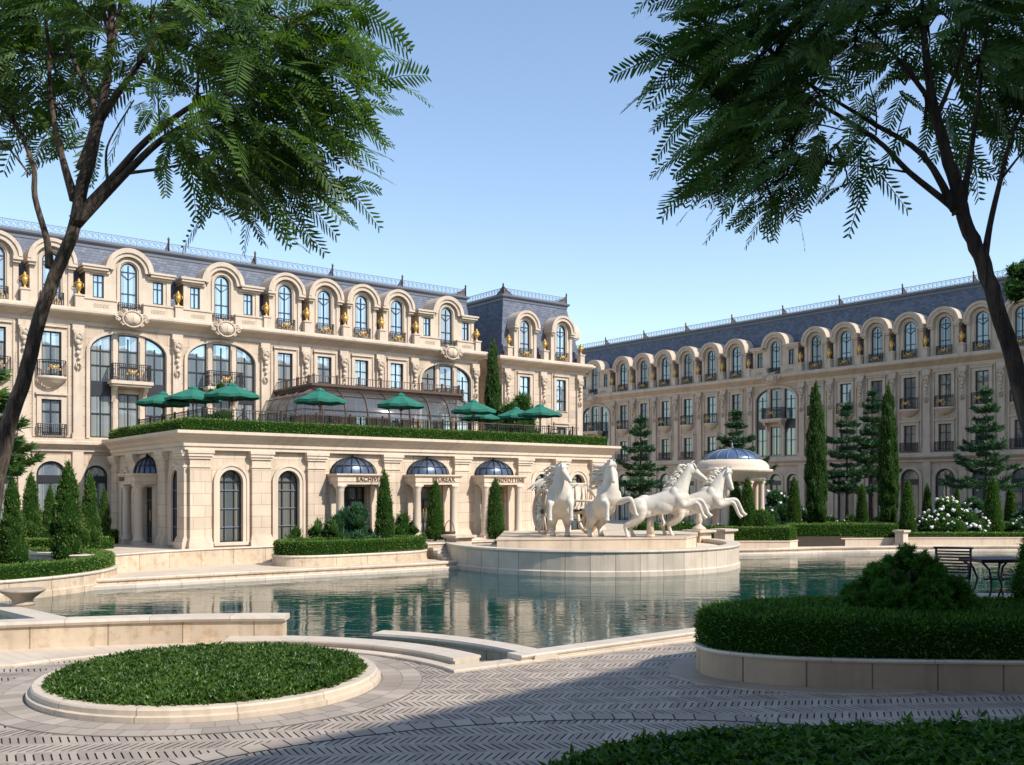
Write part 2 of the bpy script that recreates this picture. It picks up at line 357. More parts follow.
# ------------------------------------------------------------------ objects
def obj(name, mesh, parent=None, loc=(0,0,0), rz=0.0, label=None):
    if isinstance(mesh, MB): mesh = mesh.mesh(name)
    o = bpy.data.objects.new(name, mesh); COL.objects.link(o); o.parent = parent; o.location = loc; o.rotation_euler = (0, 0, rz)
    if label: o['label'] = label
    return o
def thing(name, label, cat, loc=(0,0,0), rz=0.0, group=None, mesh=None):
    o = obj(name, mesh, None, loc, rz, label); o['category'] = cat
    if group: o['group'] = group
    return o
def struct(name, mb, kind='structure'):
    o = obj(name, mb); o['kind'] = kind; return o
def dup(o, loc, rz=0.0, label=None, scale=None):
    def cp(a, p):
        ks_ = list(a.children); c = a.copy(); COL.objects.link(c)
        if p: c.parent = p
        for k in ks_: cp(k, c)
        return c
    r = cp(o, None); r.location = loc; r.rotation_euler = (0, 0, rz)
    if scale: r.scale = scale
    if label: r['label'] = label
    return r

# ------------------------------------------------------------------ foliage
def tris_of(mb):
    V = np.concatenate(mb.v); l = np.concatenate(mb.l); n = np.concatenate(mb.n); st = np.concatenate([[0], np.cumsum(n)[:-1]])
    T = []
    for a, k in zip(st, n):
        for j in range(1, k-1): T.append((l[a], l[a+j], l[a+j+1]))
    T = np.array(T); return V[T[:,0]], V[T[:,1]], V[T[:,2]]
def sample(mb, dens=None, count=None, zmin=None):
    A, B, C = tris_of(mb); c = np.cross(B-A, C-A); ar = np.linalg.norm(c, axis=1)/2
    ok = ar > 1e-8; A, B, C, c, ar = A[ok], B[ok], C[ok], c[ok], ar[ok]
    nn = count or int(ar.sum()*dens)
    ix = RNG.choice(len(ar), nn, p=ar/ar.sum()); u = RNG.random(nn); v = RNG.random(nn); f = u+v > 1; u[f] = 1-u[f]; v[f] = 1-v[f]
    P = A[ix]+(B-A)[ix]*u[:,None]+(C-A)[ix]*v[:,None]; Nn = c[ix]/(2*ar[ix])[:,None]
    return P, Nn
def nrm(a): return a/np.maximum(np.linalg.norm(a, axis=1), 1e-9)[:,None]
def leaves(mb, P, D, ln, wd, mat, fold=.0, jit=.35):
    """pointed leaves: base P, growing along D"""
    n = len(P); ln = ln*(1+jit*(RNG.random(n)*2-1)); wd = wd*(1+jit*(RNG.random(n)*2-1))
    D = nrm(D); R = RNG.normal(size=(n,3)); W = nrm(np.cross(D, R)); U = np.cross(D, W)
    tip = P+D*ln[:,None]-U*(ln*fold)[:,None]; mid = P+D*(ln*.45)[:,None]
    V = np.stack([P, mid+W*(wd/2)[:,None], tip, mid-W*(wd/2)[:,None]], 1).reshape(-1,3)
    return mb.add(V, np.arange(4*n).reshape(-1,4), mat)
def foliate(core, mat, dens, ln, wd, out=.5, up=.3, spread=.8, rough=.03, coremat='hedgein', keep=True, count=None):
    P, Nn = sample(core, dens, count)
    P = P+Nn*(RNG.normal(size=(len(P),1))*rough-ln*.25)
    D = Nn*out+np.array([0,0,up])+RNG.normal(size=P.shape)*spread*.5
    mb = MB()
    if keep: mb.merge(core)
    return leaves(mb, P, D, ln, wd, mat)
def hedge_core(path, prof, closed=False, mat='hedgein'):
    m = MB(); m.sweep(path, prof, mat, closed=closed); return m
def blob(mb, c, r, mat='hedgein', seg=12, rings=8): return mb.ball(c, r if not isinstance(r, tuple) else 1.0, mat, seg, rings, sc=(1,1,1) if not isinstance(r, tuple) else r)

def consglass():
    m, nt, b = newmat('conservatory_glass'); b.inputs['Base Color'].default_value = (.55, .6, .62, 1); b.inputs['Metallic'].default_value = .6; b.inputs['Roughness'].default_value = .12
    tr = N(nt, 'ShaderNodeBsdfTransparent'); tr.inputs[0].default_value = (.8, .84, .84, 1); ms = N(nt, 'ShaderNodeMixShader', Fac=.28)
    L(nt, tr.outputs[0], ms.inputs[1]); L(nt, b.outputs[0], ms.inputs[2]); L(nt, ms.outputs[0], nt.nodes['Material Output'].inputs[0]); return m
M['consglass'] = consglass()
M['walldark2'] = stone('basin_travertine', (.56, .48, .385), rough=.65, joints=(.95, 60, .014), uv=True, jdark=.4, var=.12, stain_amt=.45)

def barkmat(name, col):
    m, nt, b = newmat(name); tc = N(nt, 'ShaderNodeTexCoord'); mp = N(nt, 'ShaderNodeMapping'); mp.inputs['Scale'].default_value = (34, 34, 5); L(nt, tc.outputs['Object'], mp.inputs[0])
    n = N(nt, 'ShaderNodeTexNoise', Scale=1.0, Detail=6.0, Roughness=.65, Distortion=.8); L(nt, mp.outputs[0], n.inputs['Vector'])
    n2 = N(nt, 'ShaderNodeTexNoise', Scale=2.2, Detail=3.0); L(nt, tc.outputs['Object'], n2.inputs['Vector'])
    r = N(nt, 'ShaderNodeValToRGB'); e = r.color_ramp.elements; e[0].position = .35; e[1].position = .68; e[0].color = (col[0]*.3, col[1]*.3, col[2]*.3, 1); e[1].color = (*[q*1.7 for q in col], 1)
    L(nt, n.outputs[0], r.inputs[0]); mr = N(nt, 'ShaderNodeMapRange'); mr.inputs['From Min'].default_value = .35; mr.inputs['From Max'].default_value = .65; mr.inputs['To Min'].default_value = .65; mr.inputs['To Max'].default_value = 1.35; L(nt, n2.outputs[0], mr.inputs[0])
    mx = N(nt, 'ShaderNodeMix', data_type='RGBA', blend_type='MULTIPLY'); mx.inputs[0].default_value = 1; L(nt, r.outputs[0], mx.inputs[6]); L(nt, mr.outputs[0], mx.inputs[7]); L(nt, mx.outputs[2], b.inputs['Base Color'])
    b.inputs['Roughness'].default_value = .95; bp = N(nt, 'ShaderNodeBump', Strength=1.0, Distance=.03); L(nt, n.outputs[0], bp.inputs['Height']); L(nt, bp.outputs[0], b.inputs['Normal']); return m
M['bark'] = barkmat('tree_bark_ridged', (.095, .07, .052)); M['barkd'] = barkmat('dark_bark_ridged', (.06, .045, .036))

M['soil2'] = plain('sanded_joint', (.20, .165, .13), .95, noise=.2)
# ------------------------------------------------------------------ facade kit (x along, -y outward, z up)
MC = {}
def cached(key, fn):
    if key not in MC: MC[key] = fn()
    return MC[key]
def window_pair(outline_fn, w, z0, z1, zs, cols, rows, spandrel=None, glass='glass', chevron=False, tr=.045):
    """frame + pane meshes; outline_fn(inset) gives the outline, centred on x = 0"""
    f = MB(); f.plate(outline_fn(0), [outline_fn(.055 if z0 > 1 else .1)], -.04, .04, 'frame')
    for i in range(1, cols):
        x = -w/2+w*i/cols; f.box(x-tr/2, x+tr/2, -.03, .02, z0+.03, z1-.03, 'frame')
    for z in rows:
        f.box(-w/2+.03, w/2-.03, -.028, .018, z-tr/2, z+tr/2, 'frame')
    if chevron:
        f.tube([(-w/2+.03, -.02, zs-.12), (0, -.02, zs-.42)], .018, 'frame', 4); f.tube([(w/2-.03, -.02, zs-.12), (0, -.02, zs-.42)], .018, 'frame', 4)
    if spandrel: f.box(-w/2+.04, w/2-.04, -.035, .01, spandrel[0], spandrel[1], 'frame')
    p = MB(); p.plate(outline_fn(.03), [], .022, .032, glass)
    return f.mesh('window'), p.mesh('pane')
def put_window(pair, parent, loc, rz=0.0, name='window'):
    o = obj(name, pair[0], parent, loc, rz); obj('pane', pair[1], o); return o
def halfel(side, a, b, x0, x1, z0, zs, n=8):
    """opening between x0 and x1 under an elliptical arch of half-width a, rise b"""
    top = []
    for i in range(n+1):
        x = x1+(x0-x1)*i/n; top.append((x, zs+b*math.sqrt(max(0, 1-(x/a)**2))))
    return [(x0, z0), (x1, z0)]+top
def shrink(poly, d):
    n = len(poly); out = []; A = sum(poly[i-1][0]*poly[i][1]-poly[i][0]*poly[i-1][1] for i in range(n))
    sgn = 1 if A > 0 else -1
    for i in range(n):
        p0, p, p2 = Vector(poly[i-1]), Vector(poly[i]), Vector(poly[(i+1) % n])
        a = (p-p0); b = (p2-p)
        if a.length < 1e-6: a = b
        if b.length < 1e-6: b = a
        a.normalize(); b.normalize(); n1 = Vector((-a.y, a.x))*sgn; n2 = Vector((-b.y, b.x))*sgn; m = n1+n2
        m = m.normalized() if m.length > 1e-6 else n1
        q = p+m*d/max(m.dot(n1), .4); out.append((q.x, q.y))
    return out
def railing_mesh(w, dpt, h, gold=True, bow=0.0, iron='iron', step=.09):
    """balcony railing: front at y = -dpt, returns to y = 0"""
    m = MB(); pts = [(-w/2, 0), (-w/2, -dpt)] + ([(0, -dpt-bow)] if bow else []) + [(w/2, -dpt), (w/2, 0)]
    if bow: pts = [(-w/2, 0)]+[(w/2*math.sin(PI/2*t/4), -dpt-bow*math.cos(PI/2*t/4)) for t in range(-4, 5)]+[(w/2, 0)]
    for z, t in ((h, .022), (h-.1, .012), (.06, .016)): m.tube([(x, y, z) for x, y in pts], t, iron, 5, smooth=False)
    for (ax, ay), (bx, by) in zip(pts, pts[1:]):
        l = math.hypot(bx-ax, by-ay); k = max(1, int(l/step))
        for i in range(k):
            t = i/k; x, y = ax+(bx-ax)*t, ay+(by-ay)*t; m.box(x-.012, x+.012, y-.012, y+.012, .05, h, iron)
            if i % 2 == 0 and l > .3:
                x2, y2 = ax+(bx-ax)*(t+.5/k), ay+(by-ay)*(t+.5/k); r = step*.42
                m.tube([(x2+r*math.cos(a)*(bx-ax)/l, y2+r*math.cos(a)*(by-ay)/l, h*.5+h*.22*math.sin(a)) for a in [PI*2*j/8 for j in range(8)]], .012, iron, 4, closed=True)
    if gold:
        yy = -dpt-bow-.02
        for sx in (-1, 1):
            for k in range(3):
                cx = sx*(.07+.09*k)*min(1, w/1.0); cz = h*(.5+.12*math.sin(k*2.1)); r = .075-.012*k
                m.tube([(cx+r*math.cos(a)*(1-a/14), yy, cz+r*math.sin(a)*(1-a/14)) for a in [j*.7 for j in range(11)]], .018, 'gold', 4)
        m.ball((0, yy, h*.52), .06, 'gold', 6, 5, (1, .5, 1.5))
    return m
def cartouche(mat, w=1.2, h=.7):
    m = MB()
    m.ball((0, -.14, 0), 1, mat, 14, 8, (w*.26, .16, h*.36))
    for k in range(-3, 4): m.tube([(k*.075*w, -.28+abs(k)*.02, h*.26-abs(k)*.03), (k*.06*w, -.31+abs(k)*.02, 0), (k*.02*w, -.24, -h*.3)], .022, mat, 5)
    m.tube([(w*.31*math.cos(a), -.16, h*.45*math.sin(a)) for a in [PI*2*j/18 for j in range(18)]], .045, mat, 6, closed=True)
    for sx in (-1, 1):
        for cx, cz, r in ((.36, .2, .13), (.44, -.08, .12), (.3, -.32, .1), (.2, .42, .09), (.52, .1, .07)):
            m.tube([(sx*(cx*w+r*math.cos(a)*(1-a/9)), -.1-a*.012, cz*h+r*math.sin(a)*(1-a/9)) for a in [j*.6 for j in range(12)]], [.035]*6+[.03]*6, mat, 5)
            m.ball((sx*cx*w, -.12, cz*h), .05, mat, 6, 5)
    m.box(-w*.5, w*.5, -.1, .02, -h*.12, h*.12, mat)
    return m
def console(mat, h=1.7):
    """carved garland hanging down a pilaster"""
    m = MB(); m.box(-.17, .17, -.12, 0, h*.5-.14, h*.5, mat)
    for sx in (-1, 1):
        m.tube([(sx*(.03+.1*math.sin(a*.9)), -.1-.04*math.cos(a), h*.42-a*.13) for a in [j*.5 for j in range(10)]], [.05]*5+[.04]*5, mat, 5)
        m.tube([(sx*.1+.055*math.cos(a)*sx, -.12, h*.36+.055*math.sin(a)) for a in [j*.8 for j in range(8)]], .03, mat, 5)
    for k, r in enumerate((.12, .1, .09, .075, .06, .05)):
        m.ball((.02*(-1)**k, -.08, h*.33-k*h*.13), r, mat, 7, 5, (1, .8, 1.3))
    for sx in (-1, 1): m.tube([(sx*.05, -.05, -h*.3), (sx*.09, -.07, -h*.38), (sx*.03, -.05, -h*.48)], .028, mat, 5)
    return m
def urn_mesh():
    m = MB(); m.lathe([(.001, 0), (.11, 0), (.11, .05), (.045, .09), (.04, .17), (.08, .22), (.12, .34), (.135, .48), (.10, .52), (.15, .56), (.15, .59), (.07, .62), (.05, .67), (.07, .70), (.02, .74), (.001, .80)], 'gold', 12)
    for sx in (-1, 1): m.tube([(sx*.15, 0, .34), (sx*.22, 0, .42), (sx*.2, 0, .52), (sx*.12, 0, .53)], .018, 'gold', 4)
    return m
ZB, Z1, Z2, Z3 = -1.3, 5.35, 11.0, 11.45
def facade(root, bays, x0, x1, lime='lime', trim='trim', central_plain=(), bowls=True, left_end=True, depth=10.0, roof_y=1.15, roof_hip=0, hasground=True, juliet=True, bal_n=True):
    """bays: list of (centre, width, kind)"""
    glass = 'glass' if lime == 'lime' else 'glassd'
    holes = []; T = MB()
    pn = cached('f3'+glass, lambda: window_pair(lambda i: rect(-.425, .425, 8.22, 10.3, i), .85, 8.22, 10.3, 0, 2, [8.9, 9.65], glass=glass))
    p2 = cached('f2'+glass, lambda: window_pair(lambda i: rect(-.425, .425, 5.5, 7.15, i), .85, 5.5, 7.15, 0, 2, [6.6], glass=glass))
    pg = cached('g'+glass, lambda: window_pair(lambda i: arch(0, 1.3, 0.0, 3.65, inset=i), 1.3, 0.0, 3.65, 3.65, 2, [3.3, 3.62], spandrel=(3.3, 3.62), glass=glass))
    pgs = cached('gs'+glass, lambda: window_pair(lambda i: arch(0, 1.05, 0.0, 3.6, inset=i), 1.05, 0.0, 3.6, 3.6, 2, [3.3, 3.6], spandrel=(3.3, 3.6), glass=glass))
    pd = cached('d'+glass, lambda: window_pair(lambda i: arch(0, .8, 11.75, 13.55, inset=i), .8, 11.75, 13.85, 13.55, 2, [12.45, 13.5], glass=glass, chevron=True))
    ps = cached('s'+glass, lambda: window_pair(lambda i: rect(-.25, .25, 12.1, 13.2, i), .5, 12.1, 13.2, 0, 2, [12.85], glass=glass))
    def side(sx, i):
        p = halfel(1, 1.78, .95, .78*1, 1.76, 5.45, 9.55); p = shrink(p, i) if i else p
        return [(sx*(x-1.27), z) for x, z in p]
    pl = cached('pl'+glass, lambda: window_pair(lambda i: side(-1, i), .98, 5.45, 9.9, 0, 2, [6.6, 8.9, 9.6], spandrel=(7.45, 8.15), glass=glass))
    pr = cached('pr'+glass, lambda: window_pair(lambda i: side(1, i), .98, 5.45, 9.9, 0, 2, [6.6, 8.9, 9.6], spandrel=(7.45, 8.15), glass=glass))
    pc3 = cached('pc3'+glass, lambda: window_pair(lambda i: halfel(1, 1.78, .95, -.48, .48, 8.2, 9.5) if not i else shrink(halfel(1, 1.78, .95, -.48, .48, 8.2, 9.5), i), .96, 8.2, 10.3, 0, 2, [8.9, 9.65], glass=glass))
    pc2 = cached('pc2'+glass, lambda: window_pair(lambda i: rect(-.48, .48, 5.5, 7.6, i), .96, 5.5, 7.6, 0, 2, [6.9], glass=glass))
    rail_n = cached('rn', lambda: railing_mesh(1.2, .1, .72, True, bow=.38).mesh('railing'))
    rail_j = cached('rj', lambda: railing_mesh(1.2, .2, .62, False).mesh('railing'))
    rail_w = cached('rw', lambda: railing_mesh(1.75, .62, .8, True).mesh('railing'))
    rail_d = cached('rd', lambda: railing_mesh(.98, .2, .62, True).mesh('railing'))
    rail_dw = cached('rdw', lambda: railing_mesh(1.0, .12, .5, False).mesh('railing'))
    def bowl():
        m = MB(); m.lathe([(.62, 0), (.66, -.03), (.66, -.1), (.6, -.14), (.5, -.26), (.3, -.42), (.12, -.5), (.001, -.52)][::-1], trim, 16, a0=PI, a1=2*PI, sy=.75); return m.mesh('balcony_base')
    def slab():
        m = MB(); m.box(-.98, .98, -.7, 0, -.16, 0, trim); m.box(-.9, .9, -.62, 0, -.26, -.16, trim)
        for sx in (-1, 1): m.sweep([(sx*.72-.09, 0), (sx*.72+.09, 0)], [(0, -.26), (.5, -.26), (.45, -.42), (.25, -.55), (.14, -.8), (.05, -1.0), (0, -1.0)], trim)
        return m.mesh('balcony_base')
    mb_bowl = cached('bowl'+trim, bowl); mb_slab = cached('slab'+trim, slab)
    con = cached('con'+trim, lambda: console(trim).mesh('carved_garland')); car = cached('car'+trim, lambda: cartouche(trim, 1.5, .85).mesh('carved_cartouche'))
    urn = cached('urn', lambda: urn_mesh().mesh('urn'))
    def dormer_n():
        m = MB(); m.plate(arch(0, 1.5, 11.4, 13.55, 0.78), [arch(0, .8, 11.75, 13.55)], -.04, 1.6, trim)
        m.plate(ringarc(0, .46, .56, 13.55, 1.7), [], -.09, -.04, trim)
        m.plate(ringarc(0, .7, .98, 13.5, .0), [], -.30, 1.3, trim); m.plate(ringarc(0, .9, 1.06, 13.5, .0), [], -.37, 1.0, trim)
        for sx in (-1, 1):
            m.box(sx*.87-.2, sx*.87+.2, -.34, .5, 13.36, 13.5, trim); m.box(sx*.84-.16, sx*.84+.16, -.26, .5, 13.24, 13.36, trim)
            m.box(sx*.82-.11, sx*.82+.11, -.10, 1.4, 11.4, 13.24, trim)
        return m.mesh('dormer')
    def dormer_w():
        m = MB(); o = [(-2.0, 11.4), (2.0, 11.4), (2.0, 13.38), (1.0, 13.38)]+[(1.0*math.cos(a), 13.5+.98*math.sin(a)) for a in [PI*i/14 for i in range(15)]]+[(-1.0, 13.38), (-2.0, 13.38)]
        m.plate(o, [arch(0, .8, 11.75, 13.55), rect(-1.65, -1.15, 12.1, 13.2), rect(1.15, 1.65, 12.1, 13.2)], -.04, 1.3, trim)
        m.plate(ringarc(0, .46, .56, 13.55, 1.7), [], -.10, -.04, trim)
        for r0, r1, y in ((.72, .98, -.24), (.9, 1.12, -.32)): m.plate(ringarc(0, r0, r1, 13.5, .0), [], y, 1.2, trim)
        for sx in (-1, 1):
            a, b = sorted((sx*.99, sx*2.14)); m.box(a, b, -.30, 1.2, 13.38, 13.5, trim); a, b = sorted((sx*.93, sx*2.2)); m.box(a, b, -.36, 1.1, 13.5, 13.6, trim)
            a, b = sorted((sx*.9, sx*2.08)); m.box(a, b, -.16, 1.1, 13.27, 13.38, trim)
            m.box(sx*1.9-.1, sx*1.9+.1, -.09, 1.2, 11.4, 13.27, trim)
            a, b = sorted((sx*.62, sx*2.15)); m.box(a, b, -.3, -.05, 11.4, 11.95, trim); a, b = sorted((sx*.6, sx*2.2)); m.box(a, b, -.35, -.02, 11.95, 12.03, trim)
            for k in range(5): x = sx*(1.05+k*.14); m.tube([(x+.05*math.cos(t), -.31, 11.68+.09*math.sin(t)) for t in [PI*2*j/8 for j in range(8)]], .014, trim, 4, closed=True)
        return m.mesh('dormer')
    dn = cached('dn'+trim, dormer_n); dw = cached('dw'+trim, dormer_w)
    for bi, (c, w, k) in enumerate(bays):
        # window openings and windows
        if k == 'N':
            holes += [arch(c, 1.3, 0.0, 3.65), rect(c-.425, c+.425, 5.5, 7.15), rect(c-.425, c+.425, 8.22, 10.3)]
            put_window(pn, root, (c, .09, 0)); put_window(p2, root, (c, .09, 0)); put_window(pg, root, (c, .09, 0))
            for z0, z1 in ((5.5, 7.15), (8.22, 10.3)):
                T.plate(rect(c-.62, c+.62, z0-.04, z1+.2), [rect(c-.425, c+.425, z0-.04+.02, z1)], -.07, 0, trim)
                T.box(c-.68, c+.68, -.16, 0, z1+.2, z1+.3, trim)
            T.plate(rect(c-.8, c+.8, 5.42, 10.72), [rect(c-.72, c+.72, 5.5, 10.64)], -.05, 0, trim)
            T.plate(ringarc(c, .65, .85, 3.65, 3.6), [], -.06, 0, trim)
            d = obj('dormer', dn, root, (c, 0, 0)); dwn = obj('window', pd[0], d, (0, .05, 0)); obj('railing', rail_d, d, (0, -.02, 11.47))
            obj('pane', pd[1], d, (0, .05, 0))
            if bi not in central_plain:
                if bal_n:
                    b = obj('balcony', mb_bowl, root, (c, -.07, 8.2)); obj('railing', rail_n, b)
                if juliet: obj('railing', rail_j, root, (c, -.05, 5.38))
        else:
            holes += [arch(c+dx, 1.05, 0.0, 3.6) for dx in (-1.5, 0, 1.5)]
            holes += [halfel(1, 1.78, .95, -.48, .48, 8.2, 9.5), rect(-.48, .48, 5.5, 7.6)]
            holes[-2] = [(x+c, z) for x, z in holes[-2]]; holes[-1] = [(x+c, z) for x, z in holes[-1]]
            holes += [[(c+sx*1.27+x, z) for x, z in side(sx, 0)] for sx in (-1, 1)]
            for dx in (-1.5, 0, 1.5): put_window(pgs, root, (c+dx, .09, 0)); T.plate(ringarc(c+dx, .525, .69, 3.6, 3.55), [], -.06, 0, trim)
            put_window(pc3, root, (c, .09, 0)); put_window(pc2, root, (c, .09, 0)); put_window(pl, root, (c-1.27, .09, 0)); put_window(pr, root, (c+1.27, .09, 0))
            big = [(1.95, 5.4), (1.95, 9.55)]+[(1.95*math.cos(a), 9.55+1.12*math.sin(a)) for a in [PI*i/16 for i in range(1, 16)]]+[(-1.95, 9.55), (-1.95, 5.4)]
            inn = [(-1.8, 5.4), (-1.8, 9.55)]+[(-1.8*math.cos(a), 9.55+.98*math.sin(a)) for a in [PI*i/16 for i in range(1, 16)]]+[(1.8, 9.55), (1.8, 5.4)]
            T.plate([(c+x, z) for x, z in big+inn], [], -.1, 0, trim)
            for sx in (-1, 1): T.box(c+sx*.63-.1, c+sx*.63+.1, -.05, 0, 5.4, 10.2, trim)
            d = obj('dormer', dw, root, (c, 0, 0))
            obj('window', pd[0], d, (0, .05, 0)); obj('pane', pd[1], d, (0, .05, 0))
            for sx in (-1, 1): obj('window', ps[0], d, (sx*1.4, .05, 0)); obj('pane', ps[1], d, (sx*1.4, .05, 0))
            obj('railing', rail_dw, d, (0, -.03, 11.47))
            b = obj('balcony', mb_slab, root, (c, -.0, 8.18)); obj('railing', rail_w, b)
            obj('carved_cartouche', car, root, (c, -.5, 11.15))
            for sx in (-1, 1): pass
        # boundaries
        for bx in ([c-w/2] if bi else [c-w/2]) + ([c+w/2] if bi == len(bays)-1 else []):
            if bx < x0-.01 or bx > x1+.01: continue
            q = min(max(bx, x0+.22), x1-.22)
            T.box(q-.21, q+.21, -.13, 0, Z1, 10.7, trim); T.box(q-.27, q+.27, -.19, 0, Z1, Z1+.28, trim); T.box(q-.26, q+.26, -.2, 0, 10.42, 10.7, trim)
            T.box(q-.24, q+.24, -.12, 0, ZB, 4.75, trim); T.box(q-.3, q+.3, -.2, 0, ZB, .35, trim)
            obj('carved_garland', con, root, (q, -.12, 9.5)).scale = (1.35, 1.35, 1.12)
            T.box(q-.19, q+.19, -.42, -.05, Z3-.02, 12.02, trim); T.box(q-.23, q+.23, -.46, -.01, 12.02, 12.1, trim)
            obj('urn', urn, root, (q, -.24, 12.1))
    W = MB(); W.plate(rect(x0, x1, ZB, Z2), holes, 0, .4, lime)
    W.box(x0+.05, x1-.05, .41, depth, ZB, Z3, lime)
    ends = [(x0, depth), (x0, 0), (x1, 0), (x1, depth)]
    W.merge(T)
    obj('wall', W, root)
    c = MB(); low = [(0, 4.72), (.12, 4.76), (.12, 4.9), (.3, 5.0), (.38, 5.08), (.38, 5.2), (.3, 5.24), (.3, 5.35), (0, 5.35)]
    mid = [(-.3, 10.72), (.06, 10.72), (.06, 10.9), (.2, 10.98), (.36, 11.08), (.56, 11.18), (.62, 11.26), (.62, 11.36), (.5, 11.42), (.5, 11.47), (-.3, 11.47)]
    c.sweep(ends, low, trim); c.sweep(ends, mid, trim)
    obj('cornice', c, root)
    return root
def mansard(root, x0, x1, depth, inset=1.15, hipl=0.0, hipr=0.0, ztop=15.0, railname='roof_railing', finstep=4.7, fin0=None):
    r = MB(); b = [(x0, .1), (x1, .1), (x1, depth), (x0, depth)]; t = [(x0+hipl, .1+inset), (x1-hipr, .1+inset), (x1-hipr, depth-inset), (x0+hipl, depth-inset)]
    V = [(x, y, Z3-.06) for x, y in b]+[(x, y, ztop-.2) for x, y in t]
    r.add(V, [(0,1,5,4), (1,2,6,5), (2,3,7,6), (3,0,4,7), (4,5,6,7)], 'slate'); obj('roof', r, root)
    e = MB(); ring = [t[3], t[0], t[1], t[2]]
    e.sweep(ring, [(-.6, ztop-.26), (.05, ztop-.26), (.05, ztop-.12), (.14, ztop-.06), (.18, ztop), (.18, ztop+.07), (.1, ztop+.12), (-.6, ztop+.12)], 'roofcap', closed=True); obj('roof_edge', e, root)
    g = MB(); z = ztop+.12; z_rail = .4
    for (a, b_) in zip([t[3], t[0], t[1]], [t[0], t[1], t[2]]):
        A, B = Vector(a), Vector(b_); l = (B-A).length; u = (B-A)/l
        if l > 9 and abs(u.x) < .5: continue
        for zz, rr in ((.06, .02), (.40, .022)): g.tube([(A.x, A.y, z+zz), (B.x, B.y, z+zz)], rr, 'railmetal', 4, smooth=False)
        k = int(l/.3)
        for i in range(k+1):
            p = A+u*(l*i/max(k, 1)); g.box(p.x-.012, p.x+.012, p.y-.012, p.y+.012, z, z+.40, 'railmetal')
            if i < k:
                q = p+u*.15; g.tube([(q.x+u.x*.1*math.cos(s), q.y+u.y*.1*math.cos(s), z+.23+.11*math.sin(s)) for s in [PI*2*j/7*.85 for j in range(8)]], .014, 'railmetal', 4)
        k = max(1, round(l/finstep))
        for i in range(k+1):
            p = A+u*(l*i/k); n = Vector((u.y, -u.x)); f = MB()
            f.tube([(p.x, p.y, z-.02), (p.x, p.y, z+.55), (p.x, p.y, z+.62), (p.x, p.y, z+.74)], [.045, .045, .07, .01], 'bronze', 6)
            f.add([(p.x, p.y, z), (p.x-n.x*.7, p.y-n.y*.7, z), (p.x-n.x*.2, p.y-n.y*.2, z+.35), (p.x, p.y, z+.5)], [(0,1,2,3)], 'bronze')
            f.tube([(p.x-n.x*.05, p.y-n.y*.05, z+.5), (p.x-n.x*.3, p.y-n.y*.3, z+.3), (p.x-n.x*.75, p.y-n.y*.75, z+.02)], .03, 'bronze', 5); obj('finial', f, root)
    obj(railname, g, root)

TH1 = math.atan2(.6159, .7878); TH2 = math.atan2(-.7878, .6159)
MP = (-19.2, 46.1)
def m2w(t, p=0.0):   # main facade coordinates -> world (p = outward)
    return (MP[0]+.7878*t+.6159*p, MP[1]+.6159*t-.7878*p)
# main hotel
hotel = thing('hotel_building', "long sunlit cream stone hotel with slate mansard and gilded urns behind the umbrella terrace", 'building', (MP[0], MP[1], 0), TH1)
bays = [(-9.66, 2.32, 'N'), (-7.34, 2.32, 'N'), (-5.02, 2.32, 'N'), (-2.7, 2.32, 'N'), (.76, 4.64, 'W'), (5.4, 4.64, 'W'), (8.88, 2.32, 'N'), (11.2, 2.32, 'N'), (13.52, 2.32, 'N'), (15.84, 2.32, 'N'), (19.32, 4.64, 'W')]
facade(hotel, bays, -10.8, 21.64, central_plain=(6, 7, 8, 9))
mansard(hotel, -10.8, 21.64, 10.0)
# corner pavilion block of the hotel
corner = thing('corner_hotel_block', "narrow corner block with two arched dormers and own slate mansard behind the terrace's right end", 'building', (*m2w(23.95, -.5), 0), TH1)
facade(corner, [(1.85, 3.0, 'N'), (4.95, 3.2, 'N')], 0, 6.95, bal_n=False, juliet=True)
mansard(corner, 0, 6.95, 7.2, ztop=15.55, inset=.75, hipl=.75, hipr=.75, finstep=6.5)
for dd in (1.7,):
    d = obj('dormer', MC['dntrim'], corner, (6.95-.02, dd, 0), PI/2); obj('window', MC['dglass'][0], d, (0, .12, 0)); obj('pane', MC['dglass'][1], d, (0, .12, 0))
# recess between the two blocks
lw = MB(); lw.box(0, 2.6, 3.6, 9.0, ZB, 11.4, 'lime')
lw.box(0, 2.6, 3.5, 9.0, 11.4, 11.6, 'trim')
obj('wall', lw, corner, (-2.15, 0, 0), 0, 'recessed link wall beside the tall cypress')
# right wing
S2 = 1.1
RW = (20.85*S2, 69.5*S2)
wing = thing('hotel_wing', "long shaded hotel wing with navy mansard on the right beyond the garden", 'building', (RW[0], RW[1], CAMH-CAMH*S2), TH2)
bays2 = [(-21.65, 4.8, 'W')]+[(-18.02+2.46*i, 2.46, 'N') for i in range(6)]+[(-2.1, 4.6, 'W')]+[(1.38+2.36*i, 2.36, 'N') for i in range(9)]
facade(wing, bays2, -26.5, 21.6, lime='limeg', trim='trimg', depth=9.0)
mansard(wing, -26.5, 21.6, 9.0, ztop=16.0, inset=1.2)
wing.scale = (S2, S2, S2)

